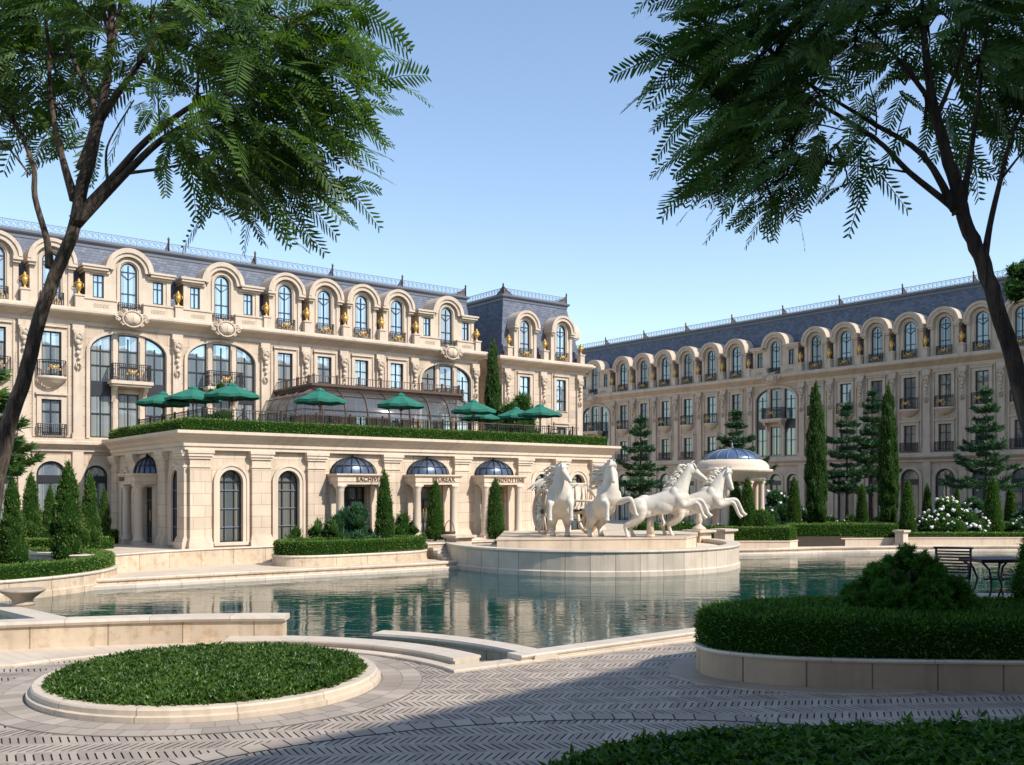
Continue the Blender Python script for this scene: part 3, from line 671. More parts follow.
# ------------------------------------------------------------------ terrace pavilion
C0 = (-12.79, 37.9); PL = 22.6; PD = 10.35; PZ0, PZ1 = .65, 5.3
def pw(x, y): # pavilion local -> world
    return (C0[0]+.7878*x-.6159*y, C0[1]+.6159*x+.7878*y)
pav = thing('terrace_pavilion', 'single storey cream stone pavilion with arched windows and pilasters carrying the hedged roof terrace', 'building', (C0[0], C0[1], 0), TH1)
fwin = [1.75, 4.25, 18.15, 20.6]; doors = [7.3, 11.2, 15.05]
lwin = [1.35, 8.2]; ldoor = 4.75
def parch(c, w, z0=.85): return arch(c, w, z0, 3.78-w/2)
pf = MB(); pf.plate(rect(0, PL, -.4, 4.6), [parch(c, .98) for c in fwin]+[rect(c-.72, c+.72, PZ0, 3.1) for c in doors], 0, .4, 'pav')
sidep = MB(); sidep.plate(rect(0, PD-.4, -.4, 4.6), [parch(c, .98) for c in lwin]+[rect(ldoor-.6, ldoor+.6, PZ0, 3.1)], 0, .4, 'pav')
Rz = Matrix.Translation((0, PD, 0)) @ Matrix.Rotation(-PI/2, 4, 'Z')    # left face: local x runs from the hotel to the corner
# mirror positions: distance s from the corner -> PD - s
sidep = MB(); sidep.plate(rect(0, PD-.4, -.4, 4.6), [parch(PD-c, .98) for c in lwin]+[rect(PD-ldoor-.6, PD-ldoor+.6, PZ0, 3.1)], 0, .4, 'pav')
pf.merge(sidep, Rz)
pf.box(.6, PL-.01, .9, PD, -.4, 5.2, 'darkin'); pf.box(PL-.4, PL, .41, PD, -.4, 4.6, 'pav')
tr = MB()
def pav_trim(c, base=(0, 0)):
    m = MB(); m.plate(ringarc(c, .49, .70, 3.78-.49, 2.5), [], -.07, 0, 'pavtrim'); m.plate(ringarc(c, .64, .74, 3.78-.49, 2.5), [], -.11, -.0, 'pavtrim'); m.box(c-.72, c+.72, -.12, .1, .72, .85, 'pavtrim'); return m
def pilaster(c, w=.82):
    m = MB(); h = w/2
    m.box(c-h, c+h, -.15, 0, .65, 4.55, 'pav')
    m.box(c-h-.08, c+h+.08, -.26, 0, .6, .9, 'pavtrim'); m.box(c-h-.05, c+h+.05, -.22, 0, .9, 1.02, 'pavtrim'); m.box(c-h-.02, c+h+.02, -.18, 0, 1.02, 1.1, 'pavtrim')
    m.box(c-h-.03, c+h+.03, -.19, 0, 3.86, 3.94, 'pavtrim'); m.box(c-h-.05, c+h+.05, -.21, 0, 4.2, 4.3, 'pavtrim'); m.box(c-h-.09, c+h+.09, -.26, 0, 4.3, 4.42, 'pavtrim'); m.box(c-h-.12, c+h+.12, -.3, 0, 4.42, 4.55, 'pavtrim')
    return m
for c in fwin: tr.merge(pav_trim(c))
for c in (.44, 3.0, 5.5, 9.25, 13.1, 16.95, 19.4, 21.95): tr.merge(pilaster(c))
for c in lwin: tr.merge(pav_trim(PD-c), Rz)
for c in (.44, 2.75, 6.75, 9.6): tr.merge(pilaster(PD-c), Rz)
pf.merge(tr); obj('wall', pf, pav)
pc = MB(); pc.sweep([(0, PD-.5), (0, 0), (PL, 0), (PL, PD-.5)], [(-.4, 4.55), (.2, 4.55), (.2, 4.68), (.26, 4.7), (.26, 4.84), (.34, 4.9), (.42, 5.02), (.56, 5.12), (.62, 5.18), (.62, 5.3), (-.4, 5.3)], 'pavtrim'); obj('cornice', pc, pav)
rf = MB(); rf.box(.4, PL-.4, .4, PD, 5.05, 5.22, 'paving'); obj('terrace_floor', rf, pav)
def pwin():
    f = MB(); o = lambda i: arch(0, .98, .85, 3.78-.49, inset=i); f.plate(o(0), [o(.05)], -.04, .04, 'frame'); f.plate(ringarc(0, .22, .25, 3.29, 0), [], -.03, .02, 'frame')
    for x in (-.2, .2): f.box(x-.016, x+.016, -.03, .02, .9, 3.66, 'frame')
    for z in (1.45, 2.2, 2.95, 3.3): f.box(-.46, .46, -.03, .02, z-.018, z+.018, 'frame' if z == 3.3 else 'railmetal')
    p = MB(); p.plate(o(.02), [], .022, .032, 'glassd'); return f.mesh('window'), p.mesh('pane')
PW = pwin()
for c in fwin: put_window(PW, pav, (c, .2, 0))
for c in lwin: put_window(PW, pav, (.06, c, 0), -PI/2)
def pdoor(w):
    f = MB(); f.plate(rect(-w/2, w/2, PZ0, 3.1), [rect(-w/2+.06, -.03, PZ0+.25, 2.45), rect(.03, w/2-.06, PZ0+.25, 2.45), rect(-w/2+.06, w/2-.06, 2.55, 3.04)], -.04, .04, 'frame')
    for x in (-w/4, w/4): f.box(x-.015, x+.015, -.03, .03, PZ0+.2, 3.05, 'frame')
    for z in (1.5, 2.0): f.box(-w/2+.03, w/2-.03, -.03, .03, z-.015, z+.015, 'frame')
    p = MB(); p.plate(rect(-w/2+.03, w/2-.03, PZ0+.05, 3.07), [], .015, .022, 'glassd')
    h = MB()
    for s in (-1, 1): h.tube([(s*.08, -.06, 1.6), (s*.08, -.1, 1.65), (s*.08, -.1, 2.05), (s*.08, -.06, 2.1)], .014, 'gold', 5)
    return f.mesh('door'), p.mesh('pane'), h.mesh('handle')
PDm = {w: pdoor(w) for w in (1.44, 1.2)}
def porch(text, w, tx):
    """stone porch: columns, lintel with name, glass half dome"""
    ms = []
    for sx in (-1, 1):
        m = MB(); ms.append(m)
        m.lathe([(.26, .78), (.26, .86), (.22, .9), (.20, .98), (.185, 1.05), (.165, 2.9), (.19, 2.95), (.18, 3.0), (.24, 3.08), (.27, 3.18)], 'pavtrim', 14, (sx*w, -.72, 0)); m.box(sx*w-.24, sx*w+.24, -.96, -.48, .5, .78, 'pavtrim')
        m.box(sx*w-.16, sx*w+.16, -.1, 0, .65, 3.18, 'pavtrim'); m.box(sx*w-.22, sx*w+.22, -.94, -.5, 3.12, 3.22, 'pavtrim')
    p = MB(); p.sweep([(-w-.2, 0), (-w-.2, -.92), (w+.2, -.92), (w+.2, 0)], [(-.5, 3.2), (0, 3.2), (0, 3.3), (.03, 3.32), (.03, 3.5), (.08, 3.55), (.12, 3.6), (.12, 3.66), (-.5, 3.66)], 'pavtrim')
    p.box(-w, w, -.8, 0, 3.25, 3.6, 'pavtrim')
    d = MB(); R = w+.12
    for i in range(9):
        a = PI+PI*i/8; d.tube([(R*math.cos(a)*math.cos(b), .72*(R/1.1)*math.sin(a)*math.cos(b)-.02, 3.66+.74*math.sin(b)) for b in [PI/2*j/6 for j in range(7)]], .024, 'iron', 5)
    for b in (0, .5): d.tube([(R*math.cos(PI+PI*i/16)*math.cos(b), .72*(R/1.1)*math.sin(PI+PI*i/16)*math.cos(b)-.02, 3.67+.74*math.sin(b)) for i in range(17)], .02, 'iron', 4)
    d.ball((0, -.1, 4.42), .09, 'iron', 8, 6); d.tube([(0, -.1, 4.4), (0, -.12, 4.62)], [.04, .01], 'iron', 5)
    g = MB(); g.lathe([((R-.03)*math.cos(b), 3.66+.71*math.sin(b)) for b in [PI/2*j/6 for j in range(7)]], 'porchglass', 10, smooth=True, a0=PI, a1=2*PI, sy=.66, c=(0, -.02, 0))
    # lettering
    cu = bpy.data.curves.new('t', 'FONT'); cu.body = text; cu.size = .27; cu.extrude = .012; cu.align_x = 'CENTER'; cu.space_character = 1.12; cu.offset = .004
    to = bpy.data.objects.new('t', cu); me = bpy.data.meshes.new_from_object(to); lt = MB(); lt.add([(v.co.x+tx, -.965-v.co.z, 3.345+v.co.y) for v in me.vertices], [tuple(q.vertices) for q in me.polygons], 'letters')
    bpy.data.objects.remove(to); bpy.data.curves.remove(cu)
    return ms, p, d, g, lt
for (c, text, tx, lab) in ((doors[0], 'EACHIVIAL', .38, 'EACHIVIAL'), (doors[1], 'STUREAX', .3, 'STUREAX'), (doors[2], 'NOVOTTINE', .36, 'NOVOTTINE'), (None, 'BEAD', -.72, 'BEAD')):
    w = 1.0 if c else .8
    ms, p, d, g, lt = porch(text, w, tx)
    loc, rz = ((c, 0, 0), 0) if c else ((0, ldoor, 0), -PI/2)
    po = obj('porch', p, pav, loc, rz, 'columned porch lettered '+lab)
    for m in ms: obj('column', m, po)
    obj('dome_frame', d, po); obj('dome_glass', g, po); obj('lettering', lt, po)
    dl = (c, .3, 0) if c else (.12, ldoor, 0)
    dm = PDm[1.44 if c else 1.2]; do = obj('door', dm[0], pav, dl, rz); obj('pane', dm[1], do); obj('handle', dm[2], do)

# roof hedge, railing
hp = [(-.15, PD-.6), (-.15, -.15), (PL-.1, -.15)]
hc = hedge_core(hp, [(-.36, 5.28), (.14, 5.28), (.17, 5.68), (.1, 5.76), (-.32, 5.76), (-.38, 5.7)])
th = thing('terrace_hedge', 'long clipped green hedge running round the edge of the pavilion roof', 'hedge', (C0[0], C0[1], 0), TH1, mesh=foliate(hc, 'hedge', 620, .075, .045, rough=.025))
rl = MB(); path = [(1.0, PD-.8), (1.0, 1.0), (PL-1.0, 1.0)]
for (ax, ay), (bx, by) in zip(path, path[1:]):
    l = math.hypot(bx-ax, by-ay); u = ((bx-ax)/l, (by-ay)/l)
    for z, r in ((6.3, .03), (6.18, .014), (5.35, .02)): rl.tube([(ax, ay, z), (bx, by, z)], r, 'bronze' if z > 6.25 else 'iron', 4, False)
    for i in range(int(l/.14)):
        x, y = ax+u[0]*i*.14, ay+u[1]*i*.14; rl.box(x-.01, x+.01, y-.01, y+.01, 5.22, 6.3, 'iron')
        if i % 12 == 0: rl.box(x-.035, x+.035, y-.035, y+.035, 5.22, 6.38, 'iron')
        if i % 3 == 0: rl.tube([(x+u[0]*(.2+.14*math.cos(s)), y+u[1]*(.2+.14*math.cos(s)), 5.78+.2*math.sin(s)) for s in [PI*2*j/8 for j in range(8)]], .012, 'iron', 4, closed=True)
thing('terrace_railing', 'dark wrought iron railing behind the roof hedge of the pavilion', 'railing', (C0[0], C0[1], 0), TH1, mesh=rl)

# ------------------------------------------------------------------ conservatory on the terrace
cons = thing('glass_conservatory', 'curved glass conservatory with brown iron ribs under a flat balcony roof on the terrace', 'conservatory', (MP[0], MP[1], 0), TH1)
ca, cb, cp_, zt = 8.4, 17.2, 4.4, 8.15; zb = 5.22
roofm = MB(); roofm.sweep([(ca, 0), (ca, -cp_), (cb, -cp_), (cb, 0)], [(-.5, zt-.2), (.05, zt-.2), (.12, zt-.05), (.2, zt), (.2, zt+.1), (-.5, zt+.1)], 'bronze'); roofm.box(ca+.3, cb-.3, -cp_+.3, -.02, zt-.05, zt+.08, 'bronze'); obj('roof', roofm, cons)
rr = MB()
for (a, b) in (((ca, 0), (ca, -cp_)), ((ca, -cp_), (cb, -cp_)), ((cb, -cp_), (cb, 0))):
    l = math.dist(a, b); u = ((b[0]-a[0])/l, (b[1]-a[1])/l)
    for z in (.14, .52): rr.tube([(a[0], a[1], zt+z), (b[0], b[1], zt+z)], .02, 'bronze', 4, False)
    for i in range(int(l/.16)+1):
        x, y = a[0]+u[0]*min(l, i*.16), a[1]+u[1]*min(l, i*.16); rr.box(x-.01, x+.01, y-.01, y+.01, zt+.1, zt+.52, 'bronze')
        if i % 8 == 0: rr.box(x-.05, x+.05, y-.05, y+.05, zt+.1, zt+.6, 'bronze')
obj('railing', rr, cons)
ribs = MB(); gl = MB(); flare = 1.0
prof = [(flare*math.sin(PI/2*j/7), zt-.2-1.35*(1-math.cos(PI/2*j/7))) for j in range(8)]+[(flare, zb)]
def ribpts(x, y, nx, ny): return [(x+nx*o, y+ny*o, z) for o, z in prof]
for i in range(8):
    x = ca+(cb-ca)*i/7; ribs.tube(ribpts(x, -cp_, 0, -1), .045, 'bronze', 6)
for i in range(4):
    y = -cp_*(1-i/4.0)
    ribs.tube(ribpts(ca, y, -1, 0), .045, 'bronze', 6); ribs.tube(ribpts(cb, y, 1, 0), .045, 'bronze', 6)
path = [(ca, 0), (ca, -cp_), (cb, -cp_), (cb, 0)]
for o, z in (prof[3], prof[6], (flare, 6.0), (flare, 5.35)):
    ribs.tube([(ca-o, 0, z), (ca-o, -cp_-o, z), (cb+o, -cp_-o, z), (cb+o, 0, z)], .025, 'bronze', 4, False)
obj('ribs', ribs, cons)
gl.sweep(path, [(o-.03, z) for o, z in prof[:8]], 'consglass', ploop=False, smooth=True)
obj('glass_skin', gl, cons)
wl = MB()
for i in range(8):
    x = ca+(cb-ca)*i/7; wl.tube([(x, -cp_+.3, zb), (x, -cp_+.3, zt-.1)], .05, 'bronze', 6)
for i in range(3): y = -cp_+.3+1.3*i; wl.tube([(ca+.3, y, zb), (ca+.3, y, zt-.1)], .05, 'bronze', 6)
obj('posts', wl, cons)

# ------------------------------------------------------------------ umbrellas
def umbrella():
    r = thing('garden_umbrella', 'x', 'umbrella', group='green umbrellas on the roof terrace')
    m = MB(); n = 8; R = 1.2; zz = 2.12
    V = [(0, 0, 2.66)]; 
    rings = [(.18, 2.6), (.62, 2.4), (R, zz)]
    for q, z in rings:
        for i in range(n*2):
            a = PI*i/n; dip = .05*(i % 2)*(q/R); V.append((q*math.cos(a)*(1-.035*(i % 2)), q*math.sin(a)*(1-.035*(i % 2)), z-dip))
    k = n*2; V += [(x*1.0, y*1.0, z-.14) for x, y, z in V[1+2*k:1+3*k]]
    F = [(0, 1+i, 1+(i+1) % k) for i in range(k)]
    for j in range(3): F += [(1+j*k+i, 1+(j+1)*k+i, 1+(j+1)*k+(i+1) % k, 1+j*k+(i+1) % k) for i in range(k)]
    m.add(V, F, 'canvas'); m.lathe([(.001, 2.78), (.2, 2.66), (.23, 2.6)], 'canvas', 8, smooth=False); obj('canopy', m, r)
    p = MB(); p.tube([(0, 0, 0), (0, 0, 2.75)], .03, 'wood', 8)
    for i in range(n): a = PI*2*i/n; p.tube([(0, 0, 1.75), (.6*math.cos(a), .6*math.sin(a), 2.3)], .012, 'wood', 4); p.tube([(0, 0, 2.6), (1.17*math.cos(a), 1.17*math.sin(a), 2.05)], .012, 'wood', 4)
    obj('pole', p, r); b = MB(); b.lathe([(.001, 0), (.28, 0), (.28, .06), (.06, .1), (.05, .3), (.001, .3)], 'iron', 12); obj('base', b, r)
    return r
U0 = umbrella()
ul = [(163, 391, 43.5, 'leftmost green umbrella, at the left end of the terrace'), (193, 385.5, 42.5, 'second green umbrella from the left, just left of a bigger looking one'), (232, 382, 41.5, 'green umbrella left of the glass conservatory, third from the left'),
      (320, 387.5, 44.5, 'green umbrella in front of the left corner of the glass conservatory'), (401, 392.5, 47.0, 'green umbrella in front of the right half of the glass conservatory'),
      (473.5, 399, 50.5, 'upper green umbrella of the pair left of the tall cypress'), (480, 410.5, 52.8, 'lower green umbrella of the pair left of the tall cypress'),
      (516, 406.5, 53.2, 'green umbrella in front of the leafy terrace tree'), (540, 403.5, 51.0, 'rightmost green umbrella on the terrace')]
for i, (px, yt, d, lab) in enumerate(ul):
    X, Y, _ = dep(px, d); zt_ = zat(yt, d); s = (zt_-5.22)/2.78; s = max(.8, min(1.12, s))
    o = U0 if i == 0 else dup(U0, (0, 0, 0))
    o.location = (X, Y, 5.22); o.scale = (1, 1, s); o['label'] = lab; o.rotation_euler = (0, 0, .3*i)
# ------------------------------------------------------------------ ground, water, paving
def arcp(c, r, a0, a1, n=16): return [(c[0]+r*math.cos(math.radians(a0+(a1-a0)*i/n)), c[1]+r*math.sin(math.radians(a0+(a1-a0)*i/n))) for i in range(n+1)]
g = MB(); g.add([(-600,-300,-1.25),(600,-300,-1.25),(600,900,-1.25),(-600,900,-1.25)], [(0,1,2,3)], 'soil'); struct('ground', g)
w = MB(); w.add([(-34,15,-.3),(45,15,-.3),(45,56,-.3),(-34,56,-.3)], [(0,1,2,3)], 'water'); struct('pond_water', w)
KC = (-4.85, 13.4); BC = (-4.63, 14.84)
back = [(-40, 14.0), (-12.6, 16.9), (-9.5, 18.05), (-7.5, 18.72), (-5.6, 18.98), (-4.42, 18.95)]+arcp(KC, 5.3, 84, 37, 14)+[(.3, 17.0), (3.7, 19.65), (4.4, 20.5), (13.2, 20.5)]
plaza = [(-40, -25), (60, -25), (60, 20.5)]+back[::-1]
m = MB(); m.prism(plaza, -1.2, -.012, 'joint', 'wallface'); struct('plaza_base', m)
def inpoly(P, poly):
    x, y = P[:,0], P[:,1]; c = np.zeros(len(P), bool); n = len(poly)
    for i in range(n):
        x0, y0 = poly[i]; x1, y1 = poly[(i+1) % n]
        if y0 == y1: continue
        k = ((y0 > y) != (y1 > y)) & (x < (x1-x0)*(y-y0)/(y1-y0)+x0); c ^= k
    return c
PLC = (7.9, 15.9)   # right planter: rounded box
def rbox(cx, cy, hx, hy, r, n=8):
    P = []
    for sx, sy, a in ((1,-1,-90),(1,1,0),(-1,1,90),(-1,-1,180)):
        P += [(cx+sx*(hx-r)+r*math.cos(math.radians(a+90*i/n)), cy+sy*(hy-r)+r*math.sin(math.radians(a+90*i/n))) for i in range(n+1)]
    return P
plan = [(13.0, 13.9), (13.0, 17.2)]+[(4.6, 17.25)]+[(3.9, 17.0), (3.4, 16.6), (3.1, 16.1), (3.05, 15.6), (3.25, 15.15), (3.7, 14.8), (4.4, 14.52), (5.4, 14.35), (6.8, 14.25), (8.5, 14.15), (10.5, 14.02)]
def csmooth(P, k=4):
    A = np.array(P); n = len(A); Q = []
    for i in range(n):
        p0, p1, p2, p3 = A[i-1], A[i], A[(i+1) % n], A[(i+2) % n]
        if np.linalg.norm(p2-p1) > 2.5: Q.append(tuple(p1)); continue
        for u in range(k): u /= k; Q.append(tuple(.5*(2*p1+(p2-p0)*u+(2*p0-5*p1+4*p2-p3)*u*u+(3*p1-p0-3*p2+p3)*u**3)))
    return Q
_p = csmooth([(6.5, 17.3)]+plan[2:]+[(11.5, 13.97)]); plan = plan[:2]+[q for q in _p if q[0] < 10.6]
apron = [(3.0+.0, 17.0), (2.66, 16.3), (2.55, 15.5), (2.85, 14.8), (3.5, 14.35), (4.4, 14.1), (5.3, 13.98), (5.9, 14.1), (6.5, 14.5), (5, 16.5)]
th_ = math.radians(5); e1 = np.array([math.cos(th_), math.sin(th_)]); e2 = np.array([-math.sin(th_), math.cos(th_)])
Q = []
for r in range(-6, 60):
    s = .17 if r % 2 else -.17
    for i in range(-165, 205):
        u = i*.096; v = r*.385; f = lambda x, y: (u+x+s*y/.385, v+y)
        Q.append([f(0, 0), f(.0945, 0), f(.0945, .05), f(.075, .06), f(.075, .31), f(.0945, .32), f(.0945, .3835), f(0, .3835)])
Q = np.array(Q); W2 = Q[..., :1]*e1+Q[..., 1:]*e2+np.array([0., 2.5]); cen = W2.mean(1)
BANDC = (1.6, 5.2); BR = 7.45   # an arc of square setts crossing the herringbone
rb = np.hypot(cen[:,0]-BANDC[0], cen[:,1]-BANDC[1])
ok = inpoly(cen, plaza)
V = np.concatenate([W2[ok], RNG.normal(size=(ok.sum(), 1, 1))*.0006+np.zeros((ok.sum(), 8, 1))], 2).reshape(-1, 3)
bm = MB(); bm.add(V, np.arange(len(V)).reshape(-1, 8), 'brick')
n = 88
bm.add([(BANDC[0]+q*math.cos(PI*i/n), BANDC[1]+q*math.sin(PI*i/n), .004) for i in range(n+1) for q in (BR-.16, BR+.16)], [(2*i, 2*i+1, 2*i+3, 2*i+2) for i in range(n)], 'joint')
for i in range(n):
    a0, a1 = [PI*1.0*(i+f)/n for f in (.04, .96)]
    bm.add([(BANDC[0]+q*math.cos(a), BANDC[1]+q*math.sin(a), .008) for q, a in ((BR-.15, a0), (BR-.15, a1), (BR+.15, a1), (BR+.15, a0))], [(0,3,2,1)], 'brick')
bm.add([(BC[0]+q*math.cos(2*PI*i/64), BC[1]+q*math.sin(2*PI*i/64), .004) for i in range(64) for q in (2.5, 3.24)], [(2*i, 2*i+1, (2*i+3) % 128, (2*i+2) % 128) for i in range(64)], 'soil2')
for ring, (ra, rb_) in enumerate(((2.62, 2.92), (2.93, 3.22))):     # ring of radial pavers round the bed
    k = 60
    for i in range(k):
        a0, a1 = [2*PI*(i+f+.5*ring)/k for f in (.012, .988)]
        bm.add([(BC[0]+q*math.cos(a), BC[1]+q*math.sin(a), .008) for q, a in ((ra, a0), (ra, a1), (rb_, a1), (rb_, a0))], [(0,3,2,1)], 'brick')
bo = struct('plaza_paving', bm)
m = MB(); m.prism(apron, -.05, .012, 'kerb'); struct('planter_apron', m)
# kerbs and low steps at the pond edge
m = MB(); vl = [(-14, 14.3)]+arcp(KC, 4.5, 142, 29.7, 22)+[(4.45, 19.55)]
m.sweep(vl, [(0, -.1), (0, .03), (-.01, .045), (-.36, .045), (-.36, -.1)], 'kerb'); struct('plaza_kerb', m)
m = MB(); m.prism([(-14, 14.6)]+arcp(KC, 4.8, 140, 86, 14)+[(-4.4, 18.9), (-5.6, 18.9), (-7.5, 18.6), (-9.5, 17.9), (-14, 16.0)], -.05, .03, 'paving'); struct('paved_strip', m)
m = MB(); m.sweep(arcp(KC, 4.78, 97, 35.5, 18), [(0, -.6), (0, .1), (.03, .1), (.04, .125), (.03, .15), (-.52, .15), (-.54, .125), (-.52, .1), (-.5, .1), (-.5, -.6)], 'wallcap'); thing('curved_stone_step', 'low curved pale stone slab along the pond ending at the corner of the kerb', 'step', mesh=m)
m = MB(); m.sweep(arcp(KC, 6.2, 70, 32, 16), [(0, -1), (0, .02), (-.36, .02), (-.36, -1)], 'wallface'); m.sweep(arcp(KC, 6.2, 70.5, 31.5, 16), [(.04, .02), (.055, .07), (.04, .115), (-.42, .115), (-.44, .07), (-.42, .02)], 'wallcap'); thing('curved_parapet', 'low curved stone parapet standing in the pond behind the curved step', 'parapet', mesh=m)
m = MB(); m.sweep([(.15, 16.5), (4.5, 19.95)], [(0, -.05), (0, .07), (.02, .08), (.03, .11), (.01, .135), (-.38, .135), (-.4, -1), (0, -1)], 'wallcap'); thing('pond_coping', 'straight pale stone coping along the near pond edge, running right to the big planter', 'coping', mesh=m)
wp = [(-14, 15.9), (-11.8, 16.75), (-9.45, 17.68), (-8.4, 18.03), (-7.3, 18.33), (-6.2, 18.53), (-5.2, 18.62), (-4.45, 18.63)]
m = MB(); m.sweep(wp, [(0, -1), (0, .44), (-.36, .44), (-.36, -1)], 'wallface'); m.sweep(wp, [(.015, -1), (.015, .1), (0, .1), (0, -1)], 'wallface')
wq = wp[:-1]+[(-4.4, 18.635)]; m.sweep(wq, [(.04, .44), (.065, .49), (.04, .545), (-.4, .545), (-.42, .49), (-.4, .44)], 'wallcap'); thing('retaining_wall', 'long low travertine wall with rounded cap behind the round flower bed', 'wall', mesh=m)
m = MB(); bq = [(-8.42, 18.25), (-10.4, 20.1), (-14.2, 23.6)]; m.sweep(bq, [(0, -1), (0, .44), (-.36, .44), (-.36, -1)], 'wallface'); m.sweep(bq, [(.05, .44), (.05, .54), (-.41, .54), (-.41, .44)], 'wallcap'); thing('branching_wall', 'short pale capped wall running back from the long low wall under the stone bowl', 'wall', mesh=m)
m = MB(); m.lathe([(.001, 0), (.24, 0), (.24, .05), (.2, .08), (.22, .14), (.36, .25), (.44, .3), (.45, .34), (.4, .35), (.3, .3), (.001, .26)], 'wallcap', 24)
thing('stone_bowl', 'shallow pale stone bowl standing on the branching wall at the left edge', 'bowl', (-10.35, 20.3, .54), mesh=m)
# round bed
m = MB(); circ = [(BC[0]+2.58*math.cos(-2*PI*i/64), BC[1]+2.58*math.sin(-2*PI*i/64)) for i in range(64)][::-1]
m.sweep(circ, [(0, -.1), (0, .075), (-.06, .085), (-.06, .15), (-.08, .175), (-.27, .175), (-.29, .15), (-.29, -.1)], 'kerb', closed=True)
rb_ = thing('round_flower_bed', 'large round bed of low green plants inside a two step stone kerb', 'flower bed', mesh=m)
m = MB(); m.lathe([(2.32, .05), (2.32, .14), (2.2, .19), (1.6, .205), (.8, .21), (.01, .21)], 'hedgein', 48, (BC[0], BC[1], 0))
P, Nn = sample(m, 560); f = MB(); f.merge(m)
P = P+RNG.normal(size=P.shape)*np.array([.02, .02, .028])+np.array([0, 0, .03])
for k in range(7):
    a = RNG.random(len(P))*2*PI; D = np.stack([np.cos(a), np.sin(a), .55+.7*RNG.random(len(P))], 1)+Nn*.5
    leaves(f, P+np.array([0, 0, -.03])+RNG.normal(size=P.shape)*.008, D*np.array([1, 1, .8]), .072, .032, 'bed', fold=.2)
obj('plants', f, rb_)
# right planter
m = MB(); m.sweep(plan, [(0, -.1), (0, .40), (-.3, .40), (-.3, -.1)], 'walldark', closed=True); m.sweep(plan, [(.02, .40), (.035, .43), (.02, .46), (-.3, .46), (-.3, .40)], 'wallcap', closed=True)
m.prism([(x+(7-x)*.03, y+(15.8-y)*.08) for x, y in plan], .3, .45, 'soil')
pl = thing('large_stone_planter', 'large rounded stone planter wall in the shade at the right front', 'planter', mesh=m)
m = MB(); m.sweep(plan, [(-.12, .42), (-.04, .5), (-.02, .88), (-.07, .97), (-.2, 1.02), (-.9, 1.05), (-.9, .5)], 'hedgein', closed=True)
m.prism([(x+(7.5-x)*.15, y+(15.8-y)*.28) for x, y in plan], .5, 1.05, 'hedgein')
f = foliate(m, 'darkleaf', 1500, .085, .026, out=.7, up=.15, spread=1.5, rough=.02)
thing('planter_hedge', 'dense dark green clipped hedge filling the large planter at the right front', 'hedge', mesh=f)
# terrace deck behind planter
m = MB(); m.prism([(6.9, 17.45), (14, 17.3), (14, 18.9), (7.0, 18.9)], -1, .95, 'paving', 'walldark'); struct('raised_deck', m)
m = MB(); m.prism([(13.2, 20.0), (60, 20.0), (60, 54), (27.5, 54), (27.6, 50.6)], -1.2, -.001, 'paving', 'wallface'); struct('right_bank', m)
# near hedge bottom right
nh = [(-.1, 6.6), (.05, 7.6), (.5, 8.45), (1.15, 9.05), (2.1, 9.45), (3.4, 9.66), (5.2, 9.75), (9, 9.75), (9, 5.5), (.6, 5.5)]
m = MB(); m.prism(nh, 0, .62, 'hedgein'); f = MB(); f.merge(m); P, Nn = sample(m, 300); P = P+RNG.normal(size=P.shape)*np.array([.03, .03, .035])+np.array([0, 0, .0])
for k in range(6):
    a = RNG.random(len(P))*2*PI; D = np.stack([np.cos(a), np.sin(a), .5+.9*RNG.random(len(P))], 1)+Nn*.6
    leaves(f, P+np.array([0, 0, -.03]), D, .10, .042, 'darkleaf', fold=.12)
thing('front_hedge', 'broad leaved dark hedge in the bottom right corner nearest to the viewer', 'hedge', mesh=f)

# far bank
fb = [(-60, 24), (-20, 27), (-13.3, 31.9), (-9.77, 34.45), (-3.24, 38.95), (-1.7, 40.2), (9.6, 47.0), (12.65, 47.8), (15.9, 49.2), (20.6, 50.2), (27.6, 50.6), (60, 50.6), (110, 140), (-110, 140)]
m = MB(); m.prism(fb, -1.2, 0, 'paving', 'wallface'); struct('far_bank', m)
edge = fb[1:12]
m = MB(); m.sweep(edge, [(.28, -1.1), (.28, -.2), (.26, -.17), (0.002, -.17), (0.002, -1.1)], 'wallcap'); struct('pond_ledge', m)
m = MB(); m.sweep(edge, [(.06, -.06), (.07, .0), (.05, .03), (-.4, .03), (-.4, -.06)], 'kerb'); struct('bank_kerb', m)
# podium in pavilion coordinates
pod = [(-5.6, 12), (-5.6, .6), (-4.7, -1.3), (-3.5, -2.0), (-1.5, -1.1), (.6, -.62), (9.3, -.62), (9.3, -3.0), (25.5, -3.0), (25.5, 3), (26, 12)]
podw = [pw(*p) for p in pod]
m = MB(); m.prism(podw, -.5, .61, 'paving', 'wallface'); struct('podium', m)
m = MB(); m.sweep([pw(*p) for p in pod[:9]], [(.03, .6), (.05, .63), (.03, .665), (-.35, .665), (-.35, .6)], 'wallcap'); struct('podium_edge', m)
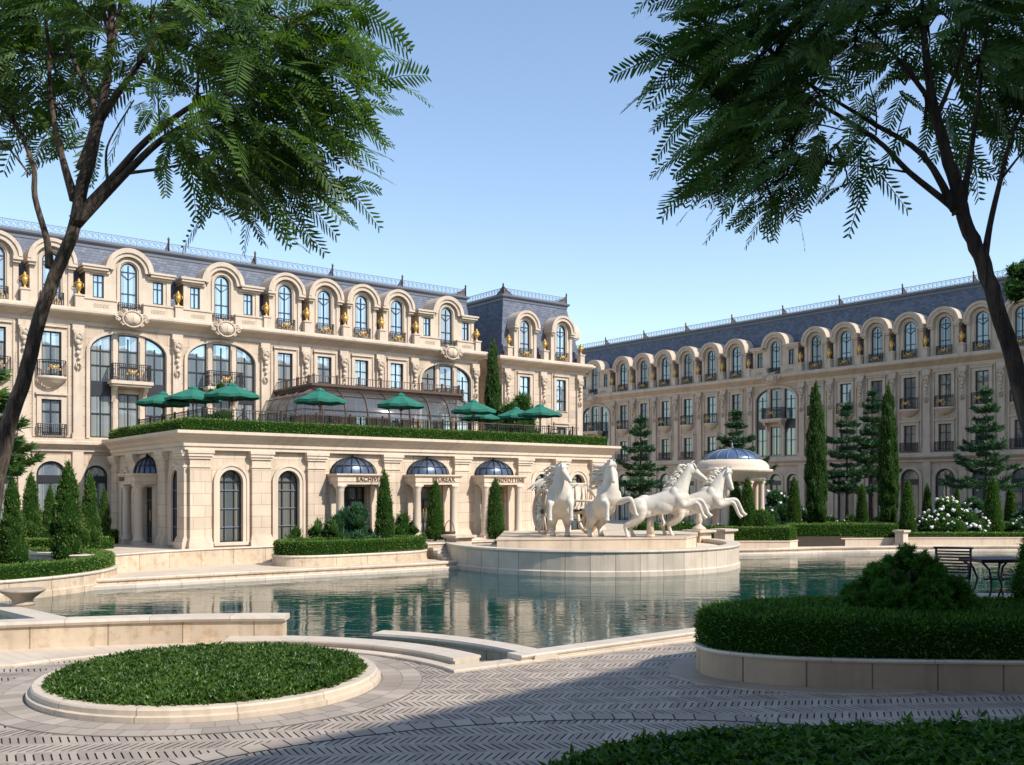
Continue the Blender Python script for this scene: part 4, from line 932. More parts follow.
# steps
st = MB()
for i in range(5):
    x0, x1, y0 = 9.35, 11.4, -3.0-.34*(i+1)
    c = [pw(x0, y0), pw(x1, y0), pw(x1, -2.95), pw(x0, -2.95)]; st.prism(c, -.1, .61-.12*(i+1)+.004*i, 'wallcap')
thing('garden_steps', 'flight of stone steps from the pond edge up to the podium beside the oval planter', 'steps', mesh=st)
def pedestal(name, label, px, d, z0, z1, w, extra=None):
    m = MB(); h = w/2; m.box(-h*1.12, h*1.12, -h*1.12, h*1.12, 0, .12, 'pavtrim'); m.box(-h*.85, h*.85, -h*.85, h*.85, .12, z1-z0-.16, 'pavtrim'); m.box(-h, h, -h, h, z1-z0-.16, z1-z0-.1, 'pavtrim'); m.box(-h*1.2, h*1.2, -h*1.2, h*1.2, z1-z0-.1, z1-z0, 'pavtrim')
    if extra: extra(m, z1-z0)
    X, Y, _ = dep(px, d); return thing(name, label, 'pedestal', (X, Y, z0), TH1, mesh=m)
pedestal('stone_pedestal', 'square stone pedestal at the head of the garden steps', 459, 42.3, .0, .98, .95)
def lampx(m, h): m.lathe([(.36, h), (.3, h+.1), (.16, h+.2), (.10, h+.28), (.15, h+.36), (.16, h+.5), (.11, h+.62), (.13, h+.68), (.09, h+.85), (.001, h+.86)], 'pavtrim', 14)
pedestal('stone_pedestal', 'stone pedestal with turned spool top behind the hooves of the leaping horses', 699, 45.2, .1, 1.08, .95, lampx)
pedestal('stone_pedestal', 'plain square stone pedestal beside the thuja cones right of the fountain', 724, 47.0, .0, 1.05, .8)
pedestal('stone_pedestal', 'small stone gate pillar between the two long hedges on the far bank', 901.5, 50.55, .0, .84, .55)
m = MB(); X0, Y0, _ = dep(598, 47.6); X1, Y1, _ = dep(690, 46.4); m.sweep([(X0, Y0), (X1, Y1)], [(0, .3), (0, .82), (.05, .86), (.06, .95), (-.4, .95), (-.35, .3)], 'pavtrim'); thing('fountain_back_wall', 'low rosy stone wall behind the leaping horses', 'wall', mesh=m)
bk = MB(); bk.lathe([(.22, 0), (.28, .42), (.3, .45), (.26, .45), (.22, .1), (.001, .1)], 'wood', 14); bk.tube([(.22*math.cos(a), 0, .45+.5*math.sin(a)) for a in [PI*j/10 for j in range(11)]], .02, 'bronze', 5)
X, Y, _ = dep(449.5, 43.8); bks = thing('wicker_basket', 'small brown basket with a hoop handle by the second porch', 'basket', (X, Y, .61), mesh=bk)
# fountain
FC = (3.5, 42.4); FR = 6.37
m = MB(); circ = lambda r, n=72: [(FC[0]+r*math.cos(2*PI*i/n), FC[1]+r*math.sin(2*PI*i/n)) for i in range(n)]
m.sweep(circ(FR), [(.05, -1), (.05, -.12), (0, -.08), (0, .58), (-.5, .58), (-.5, -1)], 'walldark2', closed=True)
m.sweep(circ(FR), [(.03, .58), (.06, .63), (.04, .69), (-.52, .69), (-.52, .58)], 'wallcap', closed=True)
m.lathe([(FR-.45, .3), (FR-.45, .5), (.01, .5)], 'paving', 48, (FC[0], FC[1], 0))
ft = thing('fountain_basin', 'big round stone basin rising from the pond under the horse statues', 'fountain', mesh=m)
s0 = [dep(497, 38.5)[:2], dep(686, 39.7)[:2], dep(697, 41.8)[:2], dep(697, 45.6)[:2], dep(505, 46.0)[:2]]
m = MB(); m.prism(s0, .45, .94, 'statue2'); m.prism([(FC[0]+(x-FC[0])*1.008, FC[1]+(y-FC[1])*1.008) for x, y in s0], .94, 1.0, 'statue2'); obj('plinth', m, ft)

# ------------------------------------------------------------------ horses
def remesh(mb, voxel, smooth=3):
    me = mb.mesh('t'); o = bpy.data.objects.new('t', me); COL.objects.link(o)
    r = o.modifiers.new('r', 'REMESH'); r.mode = 'VOXEL'; r.voxel_size = voxel; r.use_smooth_shade = True
    s = o.modifiers.new('s', 'SMOOTH'); s.iterations = smooth; s.factor = .5
    dg = bpy.context.evaluated_depsgraph_get(); dg.update(); out = bpy.data.meshes.new_from_object(o.evaluated_get(dg)); bpy.data.objects.remove(o)
    out.materials.clear(); out.materials.append(M['statue']); return out
def limb(mb, pts):
    Q = []; n = len(pts); A = np.array(pts, float)
    for i in range(n-1):
        p0, p1, p2, p3 = A[max(i-1, 0)], A[i], A[i+1], A[min(i+2, n-1)]
        for u in (0, .25, .5, .75): Q.append(.5*(2*p1+(p2-p0)*u+(2*p0-5*p1+4*p2-p3)*u*u+(3*p1-p0-3*p2+p3)*u**3))
    Q.append(A[-1]); mb.tube([tuple(q[:3]) for q in Q], [max(.02, float(q[3])) for q in Q], 'statue', 20)
    for q in Q[::2]: mb.ball(tuple(q[:3]), max(.02, float(q[3]))*.99, 'statue', 18, 12)
def horse(label, loc, rz, body, legs, neck, hy=0.0, hpitch=-.55, tail=None, hl=.82, support=None, mdir=(-1, 0), shape=None, mside=0.0, group='white stone horses on the fountain'):
    m = MB(); limb(m, [(x, 0, z, r) for x, z, r in body])
    for x, z, r in body[1:3]: m.ball((x, 0, z-.04), r, 'statue', 14, 9, (1.05, .95, 1.0))
    limb(m, [(x, 0, z, r) for x, z, r in [body[-1]]+neck])
    for lg in legs: limb(m, lg)
    # chest and haunch muscles
    bx, bz, br = body[-1]
    if shape: shape(m)
    for s in (-1, 1): m.ball((bx+.12, s*.17, bz+.02), br*.62, 'statue', 12, 8); m.ball((body[0][0], s*.16, body[0][1]+.02), body[0][2]*.86, 'statue', 12, 8)
    px_, pz_, pr_ = neck[-1]; P0 = Vector((px_, 0, pz_)); f = Vector((math.cos(hy)*math.cos(hpitch), math.sin(hy)*math.cos(hpitch), math.sin(hpitch))); side = Vector((-math.sin(hy), math.cos(hy), 0)); up = f.cross(side)*-1
    if up.z < 0: up = -up
    h = lambda a, b, c, r: ((P0+f*a*hl+up*b+side*c)[:]+(r,))
    limb(m, [h(-.06, 0, 0, .165), h(.22, .0, 0, .165), h(.55, -.01, 0, .115), h(.85, -.02, 0, .095), h(1.0, -.04, 0, .088)])
    limb(m, [h(.1, -.13, 0, .14), h(.35, -.15, 0, .10), h(.8, -.12, 0, .06)])
    for s in (-1, 1):
        limb(m, [h(.2, -.1, s*.06, .12), h(.1, 0, s*.05, .12)]); m.ball(h(.33, .06, s*.115, 0)[:3], .042, 'statue', 8, 6); m.ball(h(1.02, .0, s*.05, 0)[:3], .038, 'statue', 8, 6)
        limb(m, [h(-.08, .13, s*.09, .05), h(-.06, .24, s*.1, .042), h(-.02, .33, s*.105, .02)])
    me = remesh(m, .024, 9)
    o = thing('horse_statue', label, 'horse statue', loc, rz, group, mesh=me)
    # mane: carved wavy locks
    mm = MB(); NP = [Vector((x, 0, z)) for x, z, r in [(body[-1][0]-.1, body[-1][1]+.3, .3)]+neck]; NR = [.30]+[r for x, z, r in neck]
    rng = random.Random(hash(label) % 1000); rng = random.Random(len(label)*7)
    for k in range(64):
        t = (k/63)*(len(NP)-1); i = min(int(t), len(NP)-2); fr = t-i; p = NP[i].lerp(NP[i+1], fr); r = NR[i]*(1-fr)+NR[i+1]*fr
        ax = (NP[i+1]-NP[i]).normalized(); bk_ = Vector((-ax.z, 0, ax.x)); q = p+bk_*r*.82; sd = rng.choice((-1, 1)); L0 = .3+.2*rng.random()
        pts = []; n = 7; ph = rng.random()*6
        for j in range(n):
            u = j/(n-1); pts.append(q+bk_*(L0*.75*u)+Vector((mdir[0]*.12*u, sd*(.05+.15*u+.05*math.sin(ph+u*6))+mside*(.25*u+.35*u*u), -.26*u*u*L0*2+.06*math.sin(ph+u*7))))
        mm.tube(pts, [.05*(1-.75*(j/(n-1))**1.5)+.008 for j in range(n)], 'statue', 6)
    for k in range(7):   # forelock
        a = -.6+1.2*k/6; p = P0+up*.15; mm.tube([p-f*.05, p+up*.06+side*a*.1+f*.06, p+side*a*.22+f*.16+up*.02, p+side*a*.26+f*.28-up*.04], [.04, .045, .035, .01], 'statue', 6)
    obj('mane', mm, o)
    if tail:
        tm = MB()
        for k in range(12):
            s1 = (k-5.5)*.022; tm.tube([Vector(p)+Vector((math.sin(k*2.1+j)*.05*j/len(tail), s1*(1+j*.7), math.cos(k*1.7+j)*.04*j/len(tail))) for j, p in enumerate(tail)], [.06-.042*(j/(len(tail)-1))**2 for j in range(len(tail))], 'statue', 6)
        obj('tail', tm, o)
    for lg in legs:
        hm = MB()
        x, y, z, r = lg[-1]; x2, y2, z2, _ = lg[-2]; d = Vector((x-x2, y-y2, z-z2)).normalized() if z > .3 else Vector((.25, 0, -1)).normalized()
        p = Vector((x, y, z)); e = p+d*.09
        if z <= .3: e = Vector((x+.05, y, .0)); p = Vector((x, y, .12))
        hm.tube([p-d*.03, e], [r*.95, r*1.22], 'statue', 10); obj('hoof', hm, o)
    if support:
        sm_ = MB(); x, z = support; sm_.tube([(x, 0, 0), (x, 0, z)], [.16, .13], 'statue2', 8); sm_.tube([(x, 0, 0), (x, 0, .12)], .2, 'statue2', 10); obj('support', sm_, o)
    return o
def leg(s, pts): return [(x, s*y, z, r) for x, y, z, r in pts]
def leapshape(m):
    for s in (-1, 1):
        m.ball((2.0, s*.23, 1.72), .30, 'statue', 16, 10, (.9, .7, 1.25)); m.ball((2.2, s*.22, 1.98), .22, 'statue', 14, 9, (.9, .6, 1.3)); m.ball((.55, s*.2, 1.24), .37, 'statue', 16, 10, (1.15, .75, 1.1)); m.ball((.85, s*.22, 1.05), .26, 'statue', 14, 9, (1.2, .6, .9)); m.ball((1.5, s*.2, 1.3), .40, 'statue', 16, 10, (1.3, .72, .9))
        m.tube([(2.1, s*.13, 1.75), (2.3, s*.17, 2.2), (2.5, s*.12, 2.6)], [.2, .15, .1], 'statue', 12)
    m.ball((.78, 0, 1.4), .36, 'statue', 16, 10, (1.1, .8, 1)); m.ball((1.85, 0, 1.92), .26, 'statue', 14, 9, (1.5, .7, .9)); m.ball((2.42, 0, 1.62), .24, 'statue', 14, 9, (.8, 1.1, 1.3))
def rearshape(m):
    for s in (-1, 1):
        m.ball((.88, s*.3, 1.85), .28, 'statue', 16, 10, (.8, .75, 1.3)); m.ball((1.15, s*.17, 1.78), .23, 'statue', 14, 9, (.7, .9, 1.2)); m.ball((.02, s*.24, 1.02), .34, 'statue', 16, 10, (1.1, .75, 1.15)); m.ball((.55, s*.24, 1.3), .36, 'statue', 16, 10, (1, .7, 1.1))
        m.tube([(1.05, s*.14, 1.9), (1.16, s*.16, 2.3), (1.24, s*.11, 2.7)], [.2, .15, .1], 'statue', 12)
leapbody = [(.60, 1.27, .40), (1.05, 1.32, .42), (1.6, 1.45, .46), (2.08, 1.62, .46)]
leapneck = [(2.22, 2.02, .36), (2.42, 2.45, .25), (2.62, 2.88, .18)]
hindL = [(.58, .2, 1.2, .34), (.55, .25, .86, .22), (.25, .25, .62, .15), (-.02, .24, .48, .10), (.0, .24, .28, .08), (.04, .24, .12, .075)]
hindR = [(.58, .2, 1.2, .34), (.62, .25, .86, .22), (.40, .25, .60, .15), (.2, .24, .46, .10), (.22, .24, .27, .08), (.28, .24, .12, .075)]
foreL = [(2.12, .2, 1.62, .3), (2.32, .26, 1.34, .17), (2.62, .26, 1.37, .12), (2.88, .26, 1.42, .098), (3.05, .26, 1.12, .076), (3.12, .26, .95, .075), (3.2, .26, .86, .07)]
foreR = [(2.12, .2, 1.66, .3), (2.42, .26, 1.46, .17), (2.78, .26, 1.5, .12), (3.10, .26, 1.52, .098), (3.30, .26, 1.2, .076), (3.38, .26, 1.02, .075), (3.46, .26, .93, .07)]
ltail = [(.25, 0, 1.45), (.02, 0, 1.42), (-.12, 0, 1.15), (-.12, 0, .8), (-.02, 0, .55), (-.1, 0, .38)]
h3 = horse('third white stone horse from the left, leaping right with its head in profile', (*dep(626, 39.9)[:2], 1.0), math.atan2(-.10, 1), leapbody, [leg(-1, hindL), leg(1, hindR), leg(-1, foreL), leg(1, foreR)], leapneck, hy=-.05, hpitch=-.62, tail=None, support=(1.0, 1.0), shape=leapshape, mside=.15)
h4 = horse('rightmost white stone horse, leaping right with its head turned to face the viewer', (*dep(664, 41.3)[:2], 1.0), math.atan2(-.06, 1), leapbody, [leg(-1, hindR), leg(1, hindL), leg(-1, foreL), leg(1, foreR)], leapneck[:2]+[(2.62, 2.78, .18)], hy=-1.0, hpitch=-1.05, tail=ltail, hl=.86, shape=leapshape, mside=.1)
rb1 = [(.0, 1.12, .41), (.38, 1.28, .44), (.68, 1.48, .46), (.92, 1.72, .45)]
rn1 = [(1.06, 2.1, .36), (1.14, 2.5, .26), (1.22, 2.9, .18)]
rh = [(.0, .22, 1.1, .37), (.14, .31, .82, .27), (-.03, .31, .6, .19), (-.2, .31, .46, .14), (-.13, .31, .26, .10), (-.06, .31, .12, .115)]
rf = [(.98, .28, 1.75, .28), (1.12, .38, 1.5, .2), (1.3, .42, 1.4, .15), (1.46, .42, 1.4, .125), (1.5, .43, 1.1, .085), (1.5, .43, .92, .098), (1.5, .43, .8, .09)]
rf2 = [(.98, .26, 1.75, .27), (1.15, .36, 1.5, .17), (1.4, .50, 1.55, .13), (1.62, .62, 1.58, .105), (1.70, .72, 1.28, .085), (1.74, .76, 1.08, .078), (1.78, .78, .98, .075)]
h1 = horse('leftmost white stone horse, rearing towards the viewer with both forelegs hanging and head turned right', (*dep(560, 40.5)[:2], 1.0), math.atan2(-1, -.04), rb1, [leg(-1, rh), leg(1, rh), leg(-1, rf), leg(1, rf)], rn1, hy=.75, hpitch=-.75, tail=[(-.3, 0, 1.35), (-.5, -.15, 1.9), (-.5, -.3, 2.3), (-.45, -.5, 2.4), (-.4, -.68, 2.2), (-.35, -.85, 1.95)], shape=rearshape, mside=-.75)
h2 = horse('white stone horse second from the left, rearing with one foreleg stretched to the right', (*dep(597, 40.4)[:2], 1.0), math.atan2(-.9, .44), rb1, [leg(-1, rh), leg(1, [(x-.15, y, z, r) for x, y, z, r in rh]), leg(-1, rf), leg(1, rf2)], [(1.04, 2.12, .36), (1.08, 2.56, .26), (1.14, 3.02, .18)], hy=-.35, hpitch=-1.0, tail=ltail and [(-.3, 0, 1.25), (-.5, 0, 1.1), (-.55, 0, .7), (-.5, 0, .4)], shape=rearshape, mside=-.6)
# chariot
ch = thing('stone_chariot', 'stone chariot with spoked wheels and railed body behind the two rearing horses', 'chariot', (*dep(568, 42.7)[:2], 1.0), math.atan2(-.9, .42))
b = MB(); U = [(.55*math.cos(a)*1.0+.1, .75*math.sin(a)) for a in [-PI/2-.0+PI*i/14 for i in range(15)]]; U = [(-.75, -.75)]+U+[(-.75, .75)]
b.sweep(U, [(0, 1.2), (.04, 1.5), (.02, 2.1), (.05, 2.2), (-.04, 2.2), (-.05, 1.5), (-.05, 1.2)], 'statue'); b.prism(U, 1.14, 1.25, 'statue2'); b.tube([(x, y, 2.22) for x, y in U], .05, 'statue2', 6)
for i in range(0, 17, 2): b.tube([(U[i][0]*1.06, U[i][1]*1.06, 1.25), (U[i][0]*1.1, U[i][1]*1.1, 1.7), (U[i][0]*1.05, U[i][1]*1.05, 2.2)], .035, 'statue2', 5)
obj('body', b, ch); p = MB(); p.tube([(.4, 0, .9), (1.4, 0, 1.0), (2.0, 0, 1.5)], .06, 'statue2', 8); p.tube([(2.0, -1.0, 1.5), (2.0, 1.0, 1.5)], .05, 'statue2', 8); obj('pole', p, ch)
a = MB(); a.tube([(-.2, -1.15, 1.0), (-.2, 1.15, 1.0)], .07, 'bronze', 8); a.box(-.35, .0, -.2, .2, .93, 1.16, 'statue2'); obj('axle', a, ch)
wh = MB(); R = .95; wh.tube([(R*math.cos(t), 0, R*math.sin(t)) for t in [2*PI*i/28 for i in range(28)]], .085, 'statue2', 8, closed=True); wh.tube([(0, -.12, 0), (0, .12, 0)], .11, 'bronze', 10)
for i in range(10): t = 2*PI*i/10; wh.tube([(0, 0, 0), (R*math.cos(t), 0, R*math.sin(t))], [.05, .035], 'statue2', 6)
wm = wh.mesh('wheel')
for s in (-1, 1): obj('wheel', wm, ch, (-.2, s*1.12, 1.01))
rn = MB()
for (p0, p1) in (((.6, .5, 2.2), (1.9, .75, 2.3)), ((.6, -.5, 2.2), (2.0, -.6, 2.2))): rn.tube([p0, ((p0[0]+p1[0])/2, (p0[1]+p1[1])/2, 2.0), p1], .025, 'statue2', 5)
obj('reins', rn, ch)

# ------------------------------------------------------------------ rotunda
rt = thing('domed_rotunda', 'round stone garden rotunda on columns with a blue glass dome', 'rotunda', (*dep(732, 52)[:2], .55))
m = MB(); m.lathe([(.01, 2.85), (1.72, 2.85), (1.72, 2.95), (1.78, 2.97), (1.78, 3.2), (2.05, 3.3), (2.15, 3.42), (2.15, 3.5), (1.95, 3.52), (1.95, 3.7), (1.78, 3.9), (1.55, 4.02), (1.5, 4.03)], 'pavtrim', 40); obj('entablature', m, rt)
m = MB(); m.lathe([(1.52*math.cos(b), 3.98+.62*math.sin(b)) for b in [PI/2*j/7 for j in range(8)]], 'domeglass', 24, smooth=True); obj('dome', m, rt)
m = MB()
for i in range(16): a = 2*PI*i/16; m.tube([(1.54*math.cos(a)*math.cos(b), 1.54*math.sin(a)*math.cos(b), 3.99+.635*math.sin(b)) for b in [PI/2*j/7 for j in range(8)]], .022, 'railmetal', 5)
m.lathe([(.06, 4.6), (.09, 4.7), (.04, 4.78), (.07, 4.85), (.001, 5.0)], 'railmetal', 8); obj('dome_ribs', m, rt)
col = MB(); col.lathe([(.24, 0), (.24, .1), (.2, .14), (.175, .22), (.155, 2.6), (.17, 2.66), (.16, 2.7), (.22, 2.78), (.24, 2.85)], 'pavtrim', 14); cm = col.mesh('column')
for i in range(8): a = 2*PI*(i+.5)/8; obj('column', cm, rt, (1.55*math.cos(a), 1.55*math.sin(a), 0))
m = MB(); m.lathe([(2.1, -.3), (2.1, -.02), (1.95, 0), (.01, 0)], 'paving', 32); obj('base', m, rt)

# ------------------------------------------------------------------ planters and plants on the banks
def soft_cone(h, r, mat, dens, leafl, leafw, lump=.0, skirt=.25, seed=0, power=.52):
    rg = random.Random(seed); pr = [(.02, skirt*.3)]
    for j in range(9):
        t = j/8; pr.append((r*max(.02, (1-t)**power)*(1+(.06*math.sin(j*2.3+seed)))*(1 if j else .82), skirt*.3+t*(h-skirt*.3)))
    m = MB(); m.lathe([(a*.86, b) for a, b in pr], 'hedgein', 14)
    if lump:
        for k in range(26):
            t = rg.random()**1.3*.85; a = rg.random()*2*PI; q = r*(1-t)**power*.78; m.ball((q*math.cos(a), q*math.sin(a), skirt+t*(h-skirt)*.97), r*lump*(1.15-t), 'hedgein', 7, 5, (1, 1, 1.4))
    m.tube([(0, 0, -.05), (0, 0, skirt+.2)], .05, 'bark', 6)
    f = foliate(m, mat, dens, leafl, leafw, out=.6, up=.9, spread=.8, rough=.035)
    return f
GC = 'clipped thuja cones on the far bank'
proto = {}
def cone_plant(px, yb, yt, wpx, d, label, kind='cone', lump=.0, group=GC, dens=560, cat='conical tree', name='thuja_cone', z0=None):
    X, Y, _ = dep(px, d); z0 = zat(yb, d) if z0 is None else z0; h = zat(yt, d)-z0; r = wpx/FPX*d/2
    key = (kind, lump)
    if key not in proto:
        proto[key] = soft_cone(3.2, .62, kind, dens, .10, .04, lump, seed=len(proto)*3).mesh(name); 
    me = proto[key]
    o = thing(name, label, cat, (X, Y, z0), random.random()*6, group, mesh=me); s = (r/.62)*(.92 if lump > .3 else 1.13); o.scale = (s, s, h/3.2); return o
LG = 'feathery green cones in the left garden'
cone_plant(68, 558, 461, 40, 34.6, 'biggest feathery green cone, in front of the raised left planter hedge', lump=.34, group=LG, z0=.4)
cone_plant(90, 549, 471, 24, 37.2, 'green cone close behind the right side of the biggest one', lump=.34, group=LG, z0=.45)
cone_plant(104, 544, 488, 17, 40, 'slim green cone standing rightmost in the left garden near the pavilion', lump=.34, group=LG, z0=.66)
cone_plant(31, 539, 472, 26, 40, 'green cone behind the tree trunk, left of the biggest one', lump=.34, group=LG, z0=.62)
cone_plant(12, 568, 475, 30, 33, 'green cone half hidden by the foreground trunk at the left edge', lump=.34, group=LG, z0=.4)
cone_plant(50, 540, 485, 20, 41.5, 'small green cone peeping out behind the left flank of the biggest one', lump=.34, group=LG, z0=.62)
cone_plant(384.5, 541, 470, 21, 41.6, 'green cone in the oval planter in front of the first named porch', lump=.2, z0=.5, group='cones along the pavilion front')
cone_plant(398, 541, 476, 16, 44.4, 'narrow green cone behind the taller one in the oval planter', lump=.2, z0=.66, group='cones along the pavilion front')
cone_plant(435, 535, 478, 20, 44.0, 'green cone in front of the second porch, above the steps', lump=0, z0=.63, group='cones along the pavilion front')
cone_plant(495.5, 534, 478, 20, 46.0, 'green cone in front of the third porch', lump=0, z0=.63, group='cones along the pavilion front')
for a in ((736, 532, 479, 18, 50.5, 'left cone of the pair in front of the rotunda'), (747.5, 533, 477, 20, 50.0, 'right cone of the pair in front of the rotunda, tight against it'),
          (794, 527, 476, 17, 54, 'cone between the rotunda column and the left tall cypress'), (862, 526, 483, 14, 57, 'cone between the two tall cypresses'),
          (907.5, 533, 479, 17, 52.6, 'cone just left of the white flowering bush'), (927, 524, 483, 12, 58, 'slender cone behind the left part of the white flowering bush'),
          (957, 516, 485, 9, 61, 'tiniest cone, behind the white flowering bush against the arches'), (993, 533, 475, 20, 52.8, 'broadest cone right of the white flowering bush'),
          (1010.5, 527, 483, 14, 57, 'rightmost cone, close to the right edge of the picture')):
    cone_plant(*a, z0=.5)
def cypress(px, yb, yt, wpx, d, label, z0=None, name='tall_cypress'):
    X, Y, _ = dep(px, d); z0 = zat(yb, d) if z0 is None else z0; h = zat(yt, d)-z0; r = wpx/FPX*d/2
    o = thing(name, label, 'cypress', (X, Y, z0), 0, 'tall columnar cypresses')
    m = MB(); pr = [(.06, .35), (.35, .6), (.72, 1.2), (.92, 2.0), (1.0, 3.2), (.92, 4.6), (.76, 5.9), (.55, 7.1), (.30, 8.0), (.05, 8.6)]
    m.lathe([(q*r*.8*(1+.05*math.sin(i*3+px)), z*h/8.6) for i, (q, z) in enumerate(pr)], 'hedgein', 14)
    rg = random.Random(int(px))
    for k in range(70):
        t = .06+.84*rg.random(); a = rg.random()*2*PI; q = r*.74*np.interp(t, [0, .1, .35, .6, .85, 1], [.3, .75, 1, .82, .42, 0]); m.ball((q*math.cos(a), q*math.sin(a), t*h), r*.26, 'hedgein', 6, 4, (1, 1, 2.4))
    f = foliate(m, 'cypress', 330, .17, .04, out=.35, up=1.5, spread=.5, rough=.04); obj('crown', f, o)
    t = MB(); t.tube([(0, 0, -.1), (.02, 0, .5), (-.03, 0, .9), (0, 0, h*.5)], [.11, .09, .08, .04], 'bark', 8); obj('trunk', t, o); return o
cypress(816, 528, 381, 24, 54.5, 'left of the two tall dark cypresses in front of the right hotel wing', .5)
cypress(888, 526, 383, 23, 55, 'right of the two tall dark cypresses in front of the right hotel wing', .5)
cypress(493, 436, 339, 19, 56.0, 'slim bright cypress on the terrace before the gap between the two hotel blocks', 5.22)
def fir(px, yb, yt, wpx, d, label, z0=None, tiers=6, z1=None, wide=1.15, mat='fir', clear=.3, group='tiered dark firs in front of the right wing', fine=1):
    X, Y, _ = dep(px, d); z0 = zat(yb, d) if z0 is None else z0; h = zat(yt, d)-z0; R = wpx/FPX*d/2
    o = thing('tiered_fir', label, 'conifer', (X, Y, z0), random.random()*6, group); rg = random.Random(int(px)+5)
    t = MB(); t.tube([(0, 0, -.1), (0, 0, h*.5), (0, 0, h)], [.03*R+.09, .06, .015], 'barkd', 8); c = MB()
    for k in range(2*tiers-1):
        u = k/(2*tiers-2); z = h*(clear+(1-clear)*.97*u)+rg.uniform(-.1, .1); odd = k % 2; rr = R*wide*(1-u*.93)**.8*(.58 if odd else 1); nb = 3 if odd else 9
        for b in range(nb):
            a = 2*PI*b/nb+k*.7+rg.uniform(-.15, .15); l = rr*rg.uniform(.5, 1.12); dz = l*.10*rg.uniform(-1.2, 3.2)
            e = Vector((math.cos(a), math.sin(a), 0)); s = Vector((-e.y, e.x, 0))
            pts = [e*(l*q)+Vector((0, 0, z-.10*l*math.sin(PI*q)+dz*q)) for q in (0, .33, .66, 1)]; t.tube(pts, [.03, .022, .015, .006], 'barkd', 4)
            n = int((230 if rr > .5 else 130)*fine*max(.5, l)); q = RNG.random(n)**.75; w_ = (RNG.random(n)*2-1)*.42*l*(1.12-q)*np.minimum(1, q*3)
            P = np.array([(np.array(e*(l*qq))+np.array(s)*ww+np.array([0, 0, z-.10*l*math.sin(PI*qq)+dz*qq+RNG.normal()*.055+.04])) for qq, ww in zip(q, w_)])
            D = np.outer(np.ones(n), np.array(e))*.8+np.outer(np.sign(w_), np.array(s))*.8+RNG.normal(size=(n, 3))*.35+np.array([0, 0, .3]); leaves(c, P, D, .26, .055, mat)
    P = np.stack([RNG.normal(size=160)*.05, RNG.normal(size=160)*.05, h*(.86+.16*RNG.random(160))], 1); leaves(c, P, RNG.normal(size=(160, 3))*.6+np.array([0, 0, .9]), .22, .04, mat)
    obj('trunk', t, o); obj('crown', c, o); return o
fir(640.5, 520, 418, 62, 60, 'tiered dark fir behind the leaping horses, nearest to the terrace', .3, tiers=6)
fir(736, 500, 413, 62, 62, 'tiered dark fir rising behind the rotunda dome', .3, tiers=6, clear=.45)
fir(847, 510, 405, 60, 61, 'tiered fir between the two tall cypresses, the nearer and broader one', .3, tiers=6, clear=.32)
fir(872, 510, 391, 46, 63, 'taller tiered fir tight against the left side of the right tall cypress', .3, tiers=7, clear=.4)
fir(986, 510, 390, 68, 55, 'broad tiered dark fir near the right foreground tree trunk', .3, tiers=6, clear=.36)
fir(-14, 600, 350, 96, 30, 'bright green conifer poking in at the left edge behind the trunk', .0, tiers=6, mat='shrub', clear=.5, group=None, fine=1.4)

def shrub(name, label, cat, px, d, z0, balls, mat, dens, ll, lw, up=.6, group=None, flowers=0, fr=.05, out=.6):
    X, Y, _ = dep(px, d); o = thing(name, label, cat, (X, Y, z0), 0, group); m = MB()
    for (x, y, z, r) in balls: m.ball((x, y, z), r, 'hedgein', 9, 6)
    obj('foliage', foliate(m, mat, dens, ll, lw, out=out, up=up, spread=1.0, rough=.05), o)
    if flowers:
        P, Nn = sample(m, count=flowers*6); k = (Nn[:, 2] > -.25); P, Nn = P[k][:flowers], Nn[k][:flowers]; f = MB()
        for p, n_ in zip(P, Nn):
            c = p+n_*.13; r = fr*random.uniform(.7, 1.3); f.ball(c, r, 'petal', 6, 4)
            for q in range(5): f.ball(c+np.array([random.uniform(-1, 1), random.uniform(-1, 1), random.uniform(-.6, 1)])*r*.75, r*.5, 'petal', 5, 3)
        obj('blossoms', f, o)
    return o
def bl(n, w, h, r, seed, dpt=None):
    rg = random.Random(seed); B = []
    for i in range(n):
        a = rg.random()*2*PI; q = math.sqrt(rg.random()); x = q*math.cos(a)*w; z = (1-q*q*.75)*h*rg.uniform(.55, 1.0); B.append((x, q*math.sin(a)*(dpt or w), max(z-r*.6, r*.5), r*rg.uniform(.75, 1.2)))
        B.append((x*.8, q*math.sin(a)*(dpt or w)*.8, max((z-r)*.5, r*.4), r))
    return B
shrub('flowering_bush', 'big rounded bush covered in white blossoms on the right bank', 'flowering bush', 951, 53.6, .5, bl(34, 1.75, 2.0, .5, 3, 1.2), 'shrub', 300, .11, .05, flowers=620, fr=.078)
shrub('flowering_bush', 'low white flowering bush between the cone and the big flowering bush', 'flowering bush', 922, 54.6, .5, bl(9, .75, .85, .3, 4), 'shrub', 300, .12, .05, flowers=140, fr=.07)
shrub('flowering_bush', 'bluish bush with few white blossoms behind the big flowering bush', 'flowering bush', 974, 60, .5, bl(12, 1.15, 2.1, .42, 5), 'shrubb', 260, .14, .06, flowers=130, fr=.075)
shrub('flowering_bush', 'tall bluish bush with pale blossoms behind the cone right of the rotunda', 'flowering bush', 780, 58, .5, bl(18, 1.5, 2.5, .5, 6), 'shrubb', 240, .15, .06, flowers=190, fr=.08)
shrub('flowering_bush', 'bluish flowering bush at the far right edge behind the rightmost cone', 'flowering bush', 1024, 56, .5, bl(10, 1.0, 1.4, .4, 7), 'shrubb', 260, .14, .06, flowers=60, fr=.07)
shrub('garden_shrub', 'low loose green shrubs under the two tall cypresses', 'shrub', 838, 58, .5, bl(14, 1.9, 1.0, .36, 8, .6), 'shrub', 260, .14, .06, flowers=18, fr=.06)
